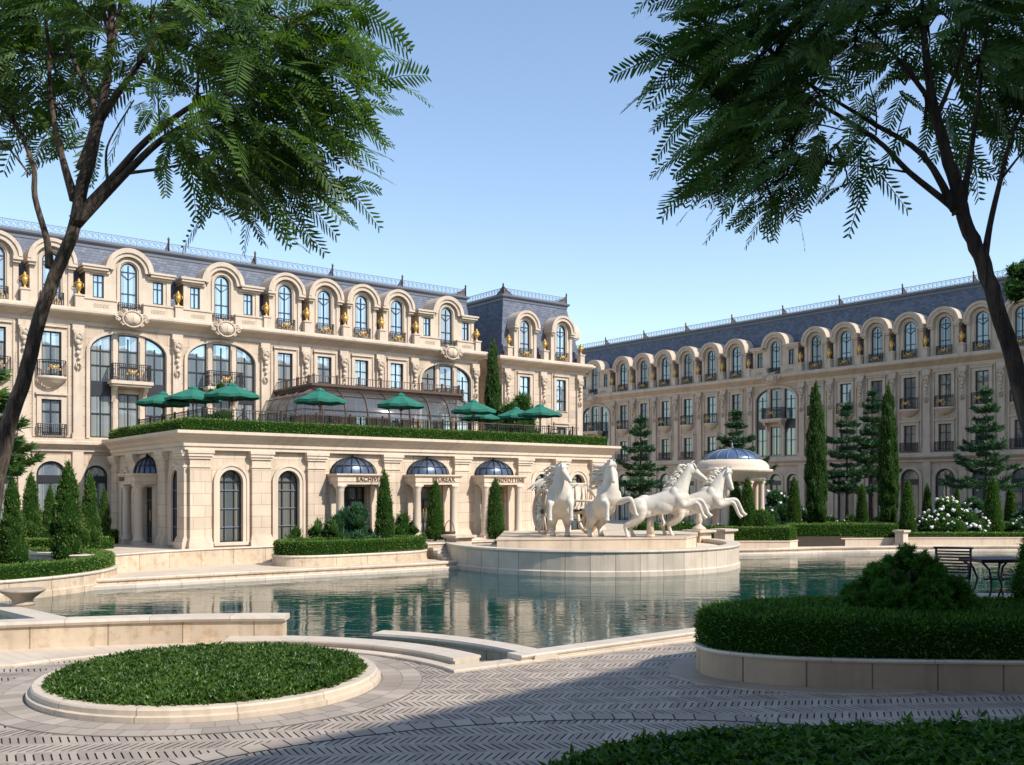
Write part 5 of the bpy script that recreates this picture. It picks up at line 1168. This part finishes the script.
shrub('garden_shrub', 'low bright green shrub left of the right tall cypress', 'shrub', 878, 57, .5, bl(9, 1.1, .9, .34, 18, .6), 'shrub', 260, .14, .06, flowers=12, fr=.06)
shrub('garden_shrub', 'dark low shrub behind the hedge left of the left tall cypress', 'shrub', 786, 53.6, .5, bl(9, 1.0, .8, .34, 28, .5), 'shrubb', 260, .14, .06)
shrub('clipped_ball_shrub', 'round clipped shrub in front of the right rotunda column', 'shrub', 761, 50.2, .45, [(0, 0, .75, .72), (.1, 0, .5, .7)], 'cone', 500, .08, .04)
shrub('garden_shrub', 'bright green bushes seen under the bellies of the leaping horses', 'shrub', 668, 49.5, .0, bl(22, 3.2, 1.5, .42, 9, .7), 'shrub', 230, .14, .06, flowers=10)
shrub('garden_shrub', 'large rounded blue green shrub in the middle of the oval planter', 'shrub', 352, 41.2, .45, bl(22, 1.05, 1.9, .36, 10, .7), 'shrubb', 420, .17, .04, up=1.0)
shrub('garden_shrub', 'loose light green shrub at the left of the oval planter', 'shrub', 316, 40.2, .45, bl(16, 1.2, 1.5, .22, 11, .5), 'shrub', 260, .17, .035, up=1.1)
shrub('garden_shrub', 'pale grey green shrub right of the cones in the oval planter', 'shrub', 405, 43.6, .62, bl(12, .75, 1.3, .24, 12, .5), 'shrub', 300, .15, .035, up=.9)
shrub('terrace_tree', 'feathery light green tree spreading beside the slim terrace cypress', 'tree', 514, 55.6, 5.22, bl(22, 1.3, 3.7, .42, 13, .8)+[(-.3, 0, 1.0, .5), (.5, 0, .8, .4)], 'shrub', 220, .3, .045, up=.5, out=.9)
shrub('terrace_shrub', 'small airy tree with yellowish leaves behind the green umbrellas on the left', 'small tree', 212, 45.2, 5.22, bl(12, 1.0, 3.4, .22, 14, .5)+[(0, 0, .5, .2), (0, 0, 1, .2)], 'shrub', 180, .16, .04, up=.5, out=.9)
for i, (x, y, lab) in enumerate(((1.6, 1.7, 'dwarf bush at the left corner behind the terrace railing'), (6.2, 1.6, 'dwarf bush behind the railing at the left foot of the conservatory'), (9.0, 1.6, 'dwarf bush behind the railing in front of the conservatory'), (12.4, 1.6, 'dwarf bush behind the railing right of the conservatory middle'))):
    q = pw(x, y); o = shrub('terrace_bush', lab, 'bush', 512+q[0]/q[1]*FPX, q[1], 5.22, bl(5, .4, .75, .2, 30+i), 'shrub', 420, .1, .035)
# left planter: raised curved wall, hedge, lawn
EL = [(-18.0+4.35*math.cos(a), 32+5.2*math.sin(a)) for a in [-2*PI*i/64 for i in range(64)]][::-1]
m = MB(); m.sweep(EL, [(.05, -1), (.05, -.12), (0, -.1), (0, .22), (-.3, .22), (-.3, -1)], 'wallface', closed=True); m.sweep(EL, [(.03, .22), (.05, .26), (.03, .31), (-.32, .31), (-.32, .22)], 'wallcap', closed=True); m.prism([(x*1-(x+17.8)*.06, y-(y-32)*.05) for x, y in EL], .1, .25, 'soil')
thing('oval_left_planter', 'curved raised stone planter reaching into the pond at the left', 'planter', mesh=m)
m = MB(); m.sweep(EL, [(-.12, .26), (-.1, .62), (-.18, .7), (-.62, .7), (-.7, .62), (-.7, .26)], 'hedgein', closed=True)
thing('curved_hedge', 'clipped bright hedge following the rim of the left planter', 'hedge', mesh=foliate(m, 'hedge', 800, .07, .035, rough=.02))
m = MB(); m.prism([(x-(x+17.8)*.17, y-(y-32)*.14) for x, y in EL], .2, .42, 'hedgein'); thing('planter_lawn', 'flat patch of lawn inside the left planter hedge', 'lawn', mesh=foliate(m, 'lawn', 420, .06, .02, up=1.2, rough=.01))
def boxhedge(name, label, path, w_, z0, z1, dens=600, mat='hedge', wall=None, closed=False, leaf=.075):
    m = MB(); m.sweep(path, [(-.02, z0), (0, z1-.05), (-.05, z1), (-w_+.05, z1), (-w_, z1-.05), (-w_+.02, z0)], 'hedgein', closed=closed)
    return thing(name, label, 'hedge', mesh=foliate(m, mat, dens, leaf, leaf*.5, rough=.022))
pl2 = [dep(-40, 35.5)[:2], dep(60, 36.2)[:2], dep(112, 37.6)[:2]]
boxhedge('box_hedge', 'straight box hedge behind the biggest cone in the left garden', [dep(-30, 37.4)[:2], dep(60, 37.4)[:2]], .8, .1, 1.02)
boxhedge('box_hedge', 'short box hedge end right of the biggest cone, near the pavilion', [dep(92, 37.6)[:2], dep(114, 38.6)[:2]], .8, .1, 1.05)
boxhedge('box_hedge', 'rear box hedge under the left arched hotel windows', [dep(-30, 41.5)[:2], dep(112, 41.5)[:2]], .7, .5, 1.2)
# oval planter by the pavilion
OV = [pw(5.9+3.35*math.copysign(abs(math.cos(a))**.72, math.cos(a)), -2.55+1.42*math.copysign(abs(math.sin(a))**.72, math.sin(a))) for a in [2*PI*i/56 for i in range(56)]]
m = MB(); m.sweep(OV, [(.03, -.02), (.03, .08), (0, .08), (0, .34), (-.25, .34), (-.25, -.02)], 'wallface', closed=True); m.sweep(OV, [(.02, .34), (.04, .38), (.02, .43), (-.27, .43), (-.27, .34)], 'wallcap', closed=True)
cx, cy = pw(5.9, -2.55); m.prism([(x+(cx-x)*.05, y+(cy-y)*.08) for x, y in OV], .2, .5, 'soil'); thing('oval_planter', 'oval stone planter with a rosy plinth in front of the pavilion', 'planter', mesh=m)
m = MB(); m.sweep(OV, [(-.10, .38), (-.06, .86), (-.12, .94), (-.5, .94), (-.55, .86), (-.55, .38)], 'hedgein', closed=True)
thing('oval_hedge', 'clipped green hedge ringing the oval planter in front of the pavilion', 'hedge', mesh=foliate(m, 'hedge', 800, .07, .035, rough=.02))
# right bank hedges on low walls
def bank(label, hl, path, w_, wt, ht):
    m = MB(); m.sweep(path, [(0, -.5), (0, wt-.08), (.03, wt-.06), (.03, wt), (-w_, wt), (-w_, -.5)], 'pavtrim'); thing('garden_wall', label, 'wall', mesh=m)
    m = MB(); m.sweep(path, [(-.08, wt-.02), (-.06, ht-.06), (-.12, ht), (-w_+.1, ht), (-w_, ht-.05), (-w_, wt-.02)], 'hedgein'); thing('box_hedge', hl, 'hedge', mesh=foliate(m, 'hedge', 560, .08, .04, rough=.025))
bank('rounded low stone wall under the hedge block nearest the fountain', 'hedge block in front of the rotunda cones', [(10.6, 51.5), (10.7, 49.2), (11.2, 48.6), (14.1, 48.7), (14.7, 49.4), (14.8, 51.5)], 1.0, .38, 1.02)
bank('low stone wall under the long hedge below the tall cypresses', 'long hedge below the tall cypresses', [(14.8, 50.3), (20.5, 50.9)], 1.2, .42, 1.12)
bank('long pale wall behind the garden chairs on the far bank', 'low trimmed hedge strip on the long pale wall at the far right', [(21.0, 51.3), (31, 51.6)], .7, .42, .62)
boxhedge('box_hedge', 'rear hedge running behind the rotunda and under the flowering bush', [(13, 55), (34, 55.6)], .8, .4, 1.05, dens=350)
m = MB(); m.prism([(10.8, 49.6), (14.6, 49.9), (20.6, 51.3), (31, 51.8), (38, 57), (22, 72), (9, 62)], -.2, .5, 'soil'); struct('garden_soil', m)

# mountain pine in the big planter
X, Y, _ = dep(908, 15.9); mp_ = thing('mountain_pine', 'bushy dark green dwarf pine growing in the large planter', 'shrub', (X, Y, .95)); m = MB(); rg = random.Random(5)
LB_ = []
for k in range(60):
    a = rg.random()*2*PI; q = math.sqrt(rg.random()); x = q*math.cos(a)*.93; y = q*math.sin(a)*.72; h = (1-q*q*.75)*rg.uniform(.62, 1.08)*1.05; r_ = rg.uniform(.09, .15); LB_.append((x, y, max(.06, h-.12), r_)); m.ball((x, y, max(.06, h-.12)), r_, 'hedgein', 7, 5, (1, 1, 1.25))
    if k % 3 == 0: m.ball((x*.6, y*.6, h*.3), .22, 'hedgein', 7, 5)
f = MB(); f.merge(m)
for (x, y, z, r_) in LB_:      # candles: radiating needle tufts
    for t in range(9):
        v = RNG.normal(size=3)+np.array([x*.8, y*.8, 1.0]); v /= np.linalg.norm(v); P = np.tile(np.array([x, y, z])+v*r_*.9, (85, 1))+v*RNG.random((85, 1))*.10; leaves(f, P, v*.8+RNG.normal(size=P.shape)*.6, .085, .011, 'pine')
P, Nn = sample(m, 260)
for k in range(6): leaves(f, P-Nn*.02, Nn*.9+np.array([0, 0, .6])+RNG.normal(size=P.shape)*.75, .10, .011, 'pine')
obj('foliage', f, mp_)
t = MB(); rg = random.Random(8)
for k in range(9):
    a = rg.random()*6.3; t.tube([(0, 0, -.1), (.3*math.cos(a), .2*math.sin(a), .4), (.65*math.cos(a), .5*math.sin(a), .75)], [.05, .03, .012], 'bark', 5)
obj('branches', t, mp_)
X, Y, _ = dep(1046, 16.3); shrub('thuja_edge', 'dark conifer cut off by the right edge in front of the garden table', 'conifer', 1052, 16.4, .9, [(0, 0, .4, .62), (0, 0, .9, .5), (0, 0, 1.4, .3)], 'darkleaf', 1500, .07, .02)

# ------------------------------------------------------------------ garden furniture
def chair():
    r = thing('garden_chair', 'x', 'chair', group='slatted metal garden chairs on the deck')
    s = MB(); s.box(-.25, .25, -.24, .24, .42, .445, 'furn')
    for i in range(6): s.box(-.25, .25, -.235+i*.08, -.235+i*.08+.055, .445, .458, 'furn')
    obj('seat', s, r); c = MB(); c.box(-.23, .23, -.22, .22, .458, .51, 'cushion', taper=.02); obj('cushion', c, r)
    b = MB()
    for sx in (-1, 1): b.tube([(sx*.27, -.24, .42), (sx*.28, -.28, .62), (sx*.285, -.34, .98)], .022, 'furn', 6)
    b.box(-.33, .33, -.37, -.31, .965, 1.0, 'furn')
    for i in range(8): z = .52+i*.055; y = -.265-.075*(z-.5)/.46; b.box(-.27, .27, y-.012, y+.006, z, z+.03, 'furn')
    obj('backrest', b, r)
    for sx in (-1, 1):
        lg = MB(); lg.tube([(sx*.26, .24, .64), (sx*.27, .27, .45), (sx*.27, .18, .2), (sx*.28, .26, 0)], .02, 'furn', 6); obj('leg', lg, r)
        lg = MB(); lg.tube([(sx*.26, -.24, .43), (sx*.27, -.2, .22), (sx*.28, -.33, 0)], .02, 'furn', 6); obj('leg', lg, r)
        ar = MB(); ar.tube([(sx*.28, -.3, .68), (sx*.31, 0, .68), (sx*.27, .25, .64)], .02, 'furn', 6); obj('armrest', ar, r)
    return r
DK = .95
c1 = chair(); c1['label'] = 'dark slatted garden chair seen from behind between the dwarf pine and the table'; c1.location = (*dep(953, 17.72)[:2], DK); c1.rotation_euler = (0, 0, -.42)
c2 = dup(c1, (*dep(1021, 17.95)[:2], DK), 1.9, 'dark garden chair at the right edge on the far side of the table')
tb = thing('garden_table', 'dark metal garden table with curved legs between the two chairs', 'table', (*dep(996, 18.2)[:2], DK), .1)
m = MB(); m.box(-.55, .55, -.42, .42, .72, .745, 'furn'); m.box(-.52, .52, -.39, .39, .68, .72, 'furn'); obj('tabletop', m, tb)
for sx in (-1, 1):
    for sy in (-1, 1):
        m = MB(); m.tube([(sx*.5, sy*.34, .7), (sx*.3, sy*.26, .55), (sx*.24, sy*.22, .34), (sx*.27, sy*.26, .14), (sx*.36, sy*.34, 0)], .022, 'furn', 6); obj('leg', m, tb)
m = MB(); m.box(-.26, .26, -.02, .02, .33, .36, 'furn'); m.box(-.02, .02, -.22, .22, .33, .36, 'furn'); obj('stretcher', m, tb)
# terrace seating
def bchair():
    r = thing('terrace_chair', 'x', 'chair', group='small dark chairs under the terrace umbrellas'); s = MB(); s.lathe([(.001, .44), (.22, .44), (.23, .47), (.001, .48)], 'furn', 12); obj('seat', s, r)
    b = MB(); b.tube([(-.2, -.18, .46), (-.21, -.22, .8), (0, -.27, .92), (.21, -.22, .8), (.2, -.18, .46)], .02, 'furn', 6); b.tube([(-.1, -.2, .47), (0, -.24, .9), (.1, -.2, .47)], .014, 'furn', 5); obj('backrest', b, r)
    for sx in (-1, 1):
        for sy in (-1, 1): l = MB(); l.tube([(sx*.15, sy*.15, .45), (sx*.2, sy*.2, 0)], .016, 'furn', 5); obj('leg', l, r)
    return r
B0 = bchair(); k = 0
um = [o for o in bpy.data.objects if o.name.startswith('garden_umbrella')]
names = ['leftmost umbrella', 'second umbrella from the left', 'third umbrella from the left', 'umbrella at the conservatory corner', 'umbrella before the conservatory', 'upper umbrella by the cypress', 'lower umbrella by the cypress', 'umbrella before the leafy terrace tree', 'rightmost umbrella']
tbm = MB(); tbm.lathe([(.001, .72), (.38, .72), (.38, .75), (.001, .75)], 'furn', 16)
tbl = MB(); tbl.tube([(0, 0, .02), (0, 0, .73)], .03, 'furn', 8); tbl.lathe([(.001, 0), (.24, 0), (.22, .03), (.001, .04)], 'furn', 12); tbm_, tbl_ = tbm.mesh('tabletop'), tbl.mesh('pedestal')
for i, u in enumerate(um):
    x, y = u.location.x, u.location.y
    t = thing('terrace_table', 'small round dark table under the '+names[i], 'table', (x+.72, y-.1, 5.22), group='small tables under the terrace umbrellas'); obj('tabletop', tbm_, t); obj('pedestal', tbl_, t)
    for j, (dx, dy, a, w_) in enumerate(((.72, -.75, .0, 'in front of'), (1.35, .1, 1.7, 'right of'))):
        lab = 'dark chair %s the table under the %s' % (w_, names[i])
        if k == 0: B0.location = (x+dx, y+dy, 5.22); B0.rotation_euler = (0, 0, a); B0['label'] = lab
        else: dup(B0, (x+dx, y+dy, 5.22), a, lab)
        k += 1
# ------------------------------------------------------------------ foreground trees
def fronds(mb, P, D, L0, pairs, ll, lw, mat):
    n = len(P); D = nrm(D); Z = np.array([0, 0, 1.0]); roll = RNG.normal(size=n)*.75; H = nrm(np.cross(D, Z)); U = np.cross(H, D); S = H*np.cos(roll)[:,None]+U*np.sin(roll)[:,None]
    Ln = L0*(.65+.6*RNG.random(n)); droop = .12+.38*RNG.random(n)
    for k in range(pairs+1):
        t = (k+.6)/(pairs+1); C = P+D*(Ln*t)[:,None]-Z*(Ln*droop*t*t)[:,None]; T = nrm(D-Z*(2*droop*t)[:,None]); ls = ll*(math.sin(PI*min(1, .2+t*.74))**.55)
        for s in (-1, 1):
            A = nrm(S*s*.84+T*.6-Z*.14+RNG.normal(size=(n, 3))*.06); l = (ls*Ln/L0*(.85+.3*RNG.random(n)))[:,None]; w = T*lw*.5
            V = np.stack([C, C+A*l*.25+w*.9, C+A*l*.7+w*.9, C+A*l, C+A*l*.7-w*.6, C+A*l*.25-w], 1).reshape(-1, 3); mb.add(V, np.arange(6*n).reshape(-1, 6), mat)
    q = [P, P+D*(Ln*.5)[:,None]-Z*(Ln*droop*.25)[:,None], P+D*Ln[:,None]-Z*(Ln*droop)[:,None]]; w = S*.004
    V = np.stack([q[0]-w, q[0]+w, q[1]+w, q[1]-w, q[1]-w, q[1]+w, q[2]+w*.4, q[2]-w*.4], 1).reshape(-1, 3); mb.add(V, np.arange(len(V)).reshape(-1, 4), mat)
def bigtree(name, label, d, trunk, branches, clusters, centre, L0, ll, lw, mat, bark, nper=1.0, pairs=11, thick=1.3, bsc=.8):
    base = dep(trunk[0][0], d); bz = trunk[0][1]
    o = thing(name, label, 'tree', (base[0], base[1], 0)); off = Vector((base[0], base[1], 0))
    W = lambda px, y, dd=0.0: Vector(((px-CXP)/FPX*(d+dd), d+dd, zat(y, d+dd)))-off
    t = MB(); pts = [Vector((0, 0, -.1))]+[W(px, y) for px, y, r in trunk]; rad = [trunk[0][2]*1.25]+[r for _, _, r in trunk]
    def smooth(P, R):
        Q, S = [], []
        for i in range(len(P)-1):
            p0, p1, p2, p3 = P[max(i-1, 0)], P[i], P[i+1], P[min(i+2, len(P)-1)]
            for j in range(4):
                u = j/4; Q.append(.5*((2*p1)+(-p0+p2)*u+(2*p0-5*p1+4*p2-p3)*u*u+(-p0+3*p1-3*p2+p3)*u**3)); S.append(R[i]+(R[i+1]-R[i])*u)
        return Q+[P[-1]], S+[R[-1]]
    Q, S = smooth(pts, rad); Q = [q+Vector((random.uniform(-1, 1), random.uniform(-1, 1), 0))*s*.12 for q, s in zip(Q, S)]; t.tube(Q, S, bark, 12); obj('trunk', t, o)
    b = MB(); ends = []
    for br in branches:
        n = len(br); P = [W(p[0], p[1], p[3] if len(p) > 3 else 0) for p in br]; Q, S = smooth(P, [p[2]*bsc for p in br]); b.tube(Q, S, bark, 7); ends += P[n//2:]
    c = MB(); rg = random.Random(3)
    for (px, y, rx, ry, nn, dd) in clusters:
        C = W(px, y, dd); e = min(ends, key=lambda q: (q-C).length); mid = e.lerp(C, .5)+Vector((0, 0, .06)); b.tube([e, mid, C], [.016, .011, .005], bark, 5)
        n = int(nn*nper); a = RNG.random(n)*2*PI; q = np.sqrt(RNG.random(n)); s = (d+dd)/FPX
        P = np.stack([C.x+q*np.cos(a)*rx*s, C.y+RNG.normal(size=n)*thick*.33, C.z+q*np.sin(a)*ry*s], 1)
        for j in range(0, n, 9): b.tube([C, C.lerp(Vector(P[j]), .5)+Vector((0, 0, .03)), Vector(P[j])], [.006, .005, .003], bark, 4)
        cen = np.array(W(*centre)); R = P-cen; R[:, 1] *= .6; R = nrm(R); D = R*np.array([1, .7, .3])+RNG.normal(size=(n, 3))*np.array([.5, .6, .32])+np.array([0, 0, -.16]); fronds(c, P, D, L0, pairs, ll, lw, mat)
    obj('branches', b, o); obj('crown', c, o); return o
LB = [[(76, 221, .085), (88, 205, .05), (111, 180, .042), (148, 139, .034), (197, 103, .026), (242, 90, .018), (300, 80, .01)],
      [(74, 225, .07), (123, 176, .04), (160, 141, .034), (197, 119, .028), (246, 90, .02), (320, 110, .012, .3)],
      [(50, 268, .05), (47, 240, .034), (35, 197, .03), (33, 164, .026), (12, 119, .02), (-15, 90, .012)],
      [(75, 200, .055), (62, 156, .034), (51, 103, .026), (49, 53, .02), (45, 10, .014)],
      [(80, 170, .05), (90, 140, .04), (95, 110, .03), (78, 70, .02), (60, 30, .014)],
      [(98, 122, .05), (120, 90, .034), (140, 62, .026), (165, 20, .02), (190, -20, .012)],
      [(108, 60, .03), (118, 20, .024), (125, -30, .018)], [(109, 30, .03), (95, -10, .02), (80, -50, .014)],
      [(128, 173, .02), (165, 168, .014), (200, 160, .009)], [(108, 182, .02), (106, 160, .014), (110, 140, .01), (134, 100, .007)], [(160, 127, .012), (158, 95, .008), (160, 80, .005)], [(180, 127, .014), (210, 128, .01), (250, 120, .006)],
      [(242, 90, .014), (252, 65, .01), (290, 25, .007)], [(30, 175, .012), (10, 150, .01), (-5, 140, .007)]]
LCL = [(20, 20, 60, 45, 90, 0), (90, 10, 60, 40, 90, .3), (150, 20, 60, 40, 90, -.2), (210, 15, 60, 40, 95, .2), (270, 20, 55, 40, 95, 0), (325, 15, 45, 35, 60, .2),
       (15, 75, 50, 40, 60, .2), (75, 70, 45, 35, 26, .5), (200, 60, 50, 35, 80, -.3), (260, 65, 55, 40, 95, .1), (315, 60, 50, 40, 85, -.2), (365, 60, 35, 28, 34, 0), (150, 65, 40, 22, 26, .4),
       (15, 120, 35, 20, 30, 0), (70, 118, 30, 16, 14, .3), (255, 110, 55, 30, 62, 0), (310, 105, 48, 30, 62, .2), (355, 100, 30, 26, 24, -.1), (300, 140, 52, 25, 56, .1), (235, 145, 45, 20, 34, 0), (340, 140, 22, 18, 11, 0),
       (195, 160, 28, 16, 16, 0), (250, 170, 45, 20, 34, .1), (300, 165, 34, 18, 18, -.1), (265, 195, 24, 12, 10, 0), (205, 178, 20, 12, 6, 0), (340, 35, 50, 35, 50, .3), (372, 5, 22, 14, 8, 0), (190, 130, 34, 22, 46, .2), (205, 170, 34, 18, 40, 0), (245, 185, 38, 18, 44, .2), (290, 170, 36, 20, 44, 0), (265, 150, 40, 22, 60, -.2), (330, 130, 30, 20, 26, 0), (30, 40, 60, 45, 90, .5), (110, 45, 50, 40, 70, .6), (170, 35, 50, 35, 80, .4), (5, 100, 45, 30, 50, .3), (60, 95, 40, 22, 30, .5),
       (-40, 40, 60, 60, 80, 0), (60, -50, 120, 50, 120, 0), (220, -50, 120, 50, 120, 0)]
LCL = [(x-22 if x > 290 else (x-10 if x > 230 else x), y, rx, ry, n, dd) for x, y, rx, ry, n, dd in LCL]
bigtree('feathery_tree', 'leaning feathery leaved tree framing the left side of the picture, its crown sunlit', 8.0, [(-42, 835, .10), (-28, 640, .09), (-8, 500, .072), (8, 430, .064), (26, 370, .058), (44, 305, .054), (64, 255, .052), (76, 221, .05), (84, 180, .052), (99, 122, .04), (109, 60, .03), (112, 0, .022)], LB, LCL, (130, 60), .42, .118, .0295, 'treeleaf', 'bark', nper=.42, pairs=12)
RB = [[(957, 214, .05), (950, 205, .034), (909, 172, .027), (873, 137, .022), (800, 95, .016), (764, 93, .01), (720, 100, .006)],
      [(955, 210, .045), (923, 155, .027), (869, 121, .02), (830, 97, .014), (790, 70, .009)],
      [(963, 200, .045), (968, 170, .028), (974, 133, .022), (984, 53, .017), (990, 0, .012)],
      [(984, 263, .04), (990, 225, .028), (1000, 182, .024), (1014, 129, .018), (1035, 95, .012)], [(1002, 178, .014), (1020, 155, .01), (1040, 130, .007)],
      [(941, 137, .04), (936, 110, .03), (915, 80, .022), (890, 50, .016), (860, 20, .01)], [(936, 118, .028), (950, 85, .02), (962, 50, .015), (970, 0, .01)],
      [(929, 81, .03), (924, 24, .022), (920, -30, .014)], [(925, 120, .018), (925, 95, .013), (905, 60, .01)],
      [(873, 137, .012), (850, 132, .008), (800, 122, .006), (740, 130, .004)], [(906, 172, .012), (880, 168, .008), (845, 165, .005)], [(876, 135, .01), (876, 110, .007), (868, 80, .005)], [(893, 150, .008), (900, 125, .006), (908, 100, .004)],
      [(800, 95, .012), (775, 55, .009), (755, 20, .006)]]
RCL = [(700, 10, 40, 30, 60, 0), (755, 15, 50, 35, 100, .1), (815, 15, 50, 35, 100, -.1), (875, 15, 50, 35, 90, .1), (940, 10, 50, 30, 80, 0), (1000, 15, 45, 35, 80, .1),
       (690, 60, 40, 28, 50, 0), (745, 60, 45, 30, 95, .1), (800, 55, 45, 30, 95, -.1), (855, 50, 45, 30, 70, .1), (1000, 60, 40, 25, 40, 0), (665, 50, 28, 20, 20, 0),
       (715, 100, 48, 26, 80, 0), (770, 105, 45, 28, 90, .1), (820, 95, 30, 24, 40, -.1), (680, 108, 22, 18, 14, 0), (735, 140, 42, 20, 56, 0), (785, 145, 35, 20, 50, .1), (700, 145, 20, 14, 12, 0), (830, 150, 28, 18, 26, 0), (775, 175, 28, 18, 24, .1), (845, 170, 22, 12, 14, 0), (760, 198, 14, 10, 5, 0), (735, 165, 24, 14, 16, 0),
       (930, 120, 20, 16, 8, .3), (985, 110, 34, 22, 26, .3), (1010, 120, 28, 24, 24, .2), (955, 100, 24, 14, 8, .3), (905, 85, 26, 14, 10, .3), (975, 85, 34, 18, 18, .2), (635, 55, 14, 10, 4, 0),
       (1060, 60, 50, 60, 90, 0), (800, -50, 150, 45, 200, 0), (980, -50, 90, 45, 120, 0), (930, 40, 40, 25, 40, .2), (770, 155, 40, 20, 50, .1), (720, 160, 36, 18, 34, 0), (840, 165, 30, 16, 26, .1), (800, 180, 26, 12, 16, 0), (750, 185, 26, 12, 14, 0), (880, 30, 50, 35, 60, .3), (960, 30, 50, 35, 70, .4), (1010, 90, 34, 30, 44, .3), (980, 120, 34, 22, 26, .3)]
RCL = [(x+26 if x < 720 else (x+12 if x < 780 else x), y, rx, ry, n, dd) for x, y, rx, ry, n, dd in RCL]
bigtree('feathery_tree', 'darker feathery leaved tree in the shade framing the right side of the picture', 5.5, [(1085, 1000, .075), (1072, 700, .068), (1052, 540, .058), (1033, 440, .051), (1011, 355, .046), (995, 300, .043), (980, 255, .043), (966, 225, .038), (956, 185, .037), (941, 137, .03), (929, 81, .023), (923, 24, .017)], RB, RCL, (930, 60), .29, .081, .0205, 'treeleafd', 'barkd', nper=.40, thick=.9, bsc=.6, pairs=12)
# tree just outside the right edge
X, Y, _ = dep(1062, 20); ot = thing('garden_tree', 'bright green leafy tree poking in at the right edge behind the big trunk', 'tree', (X, Y, 0)); t = MB(); t.tube([(0, 0, -.1), (.05, 0, 3), (-.1, 0, 6), (-.2, 0, 8)], [.14, .11, .08, .03], 'bark', 8); obj('trunk', t, ot)
m = MB(); rg = random.Random(2)
for k in range(34): a = rg.random()*6.3; q = rg.random()**.5; m.ball((q*math.cos(a)*1.05, q*math.sin(a)*.9, 7.3+rg.uniform(-.9, .9)*(1-q*.3)), rg.uniform(.12, .22), 'hedgein', 6, 4)
obj('crown', foliate(m, 'shrub', 700, .1, .035, out=.6, up=.2, spread=1.2), ot)

# ------------------------------------------------------------------ neighbouring wing behind the viewer on the right (throws the big shadow)
A0 = Vector((-3.39, 10.43)); ed = Vector((.68, .733)).normalized(); EL_ = math.radians(43); HH = 17.0
SD = Vector((.88, -.475)); base = A0+SD*(HH/math.tan(EL_)); sb = thing('neighbouring_block', 'tall stone block out of view to the right, whose shadow falls on the plaza', 'building', (base.x, base.y, 0), math.atan2(ed.y, ed.x)+PI)
x0, x1 = -42, 32
w = MB(); holes = []
for i in range(int((x1-x0)/3.6)):
    c = x0+2+i*3.6
    for z0_, z1_ in ((1.0, 3.6), (5.2, 7.4), (8.6, 10.8), (12.2, 14.4)): holes.append(rect(c-.6, c+.6, z0_, z1_))
w.plate(rect(x0, x1, -1.2, HH), holes, 0, .4, 'limeg'); w.box(x0+.05, x1-.05, .6, 9, -1.2, HH-.1, 'darkin'); w.box(x0, x1, .41, 9, HH-.09, HH, 'slate'); obj('wall', w, sb)
SUNV = Vector((SD.x*math.cos(EL_), SD.y*math.cos(EL_), math.sin(EL_)))
# ------------------------------------------------------------------ camera, sun, sky
cam = bpy.data.cameras.new('camera'); co = bpy.data.objects.new('camera', cam); COL.objects.link(co); co.location = (0, 0, CAMH); co.rotation_euler = (PI/2, 0, 0)
cam.sensor_width = 36; cam.lens = FPX/1024*36; cam.shift_y = (HY-382.5)/1024; cam.clip_end = 3000; SC.camera = co
sun = bpy.data.lights.new('sun', 'SUN'); so = bpy.data.objects.new('sun', sun); COL.objects.link(so); sun.energy = 3.75; sun.angle = math.radians(.6); sun.color = (1, .945, .86)
so.rotation_euler = SUNV.to_track_quat('Z', 'Y').to_euler()
wd = bpy.data.worlds.new('World'); SC.world = wd; wd.use_nodes = True; nt = wd.node_tree; bg = nt.nodes['Background']
sk = nt.nodes.new('ShaderNodeTexSky'); sk.sky_type = 'NISHITA'; sk.sun_disc = False; sk.sun_elevation = EL_; sk.sun_rotation = math.atan2(SD.x, SD.y); sk.altitude = 0; sk.air_density = 1.0; sk.dust_density = .4; sk.ozone_density = 0.45
nt.links.new(sk.outputs[0], bg.inputs[0]); bg.inputs[1].default_value = .15
SC.view_settings.view_transform = 'Standard'; SC.view_settings.look = 'None'; SC.view_settings.exposure = 0.66; SC.view_settings.gamma = 1
SC.cycles.use_denoising = True; SC.cycles.max_bounces = 6; SC.cycles.diffuse_bounces = 3; SC.cycles.glossy_bounces = 4; SC.cycles.transparent_max_bounces = 8
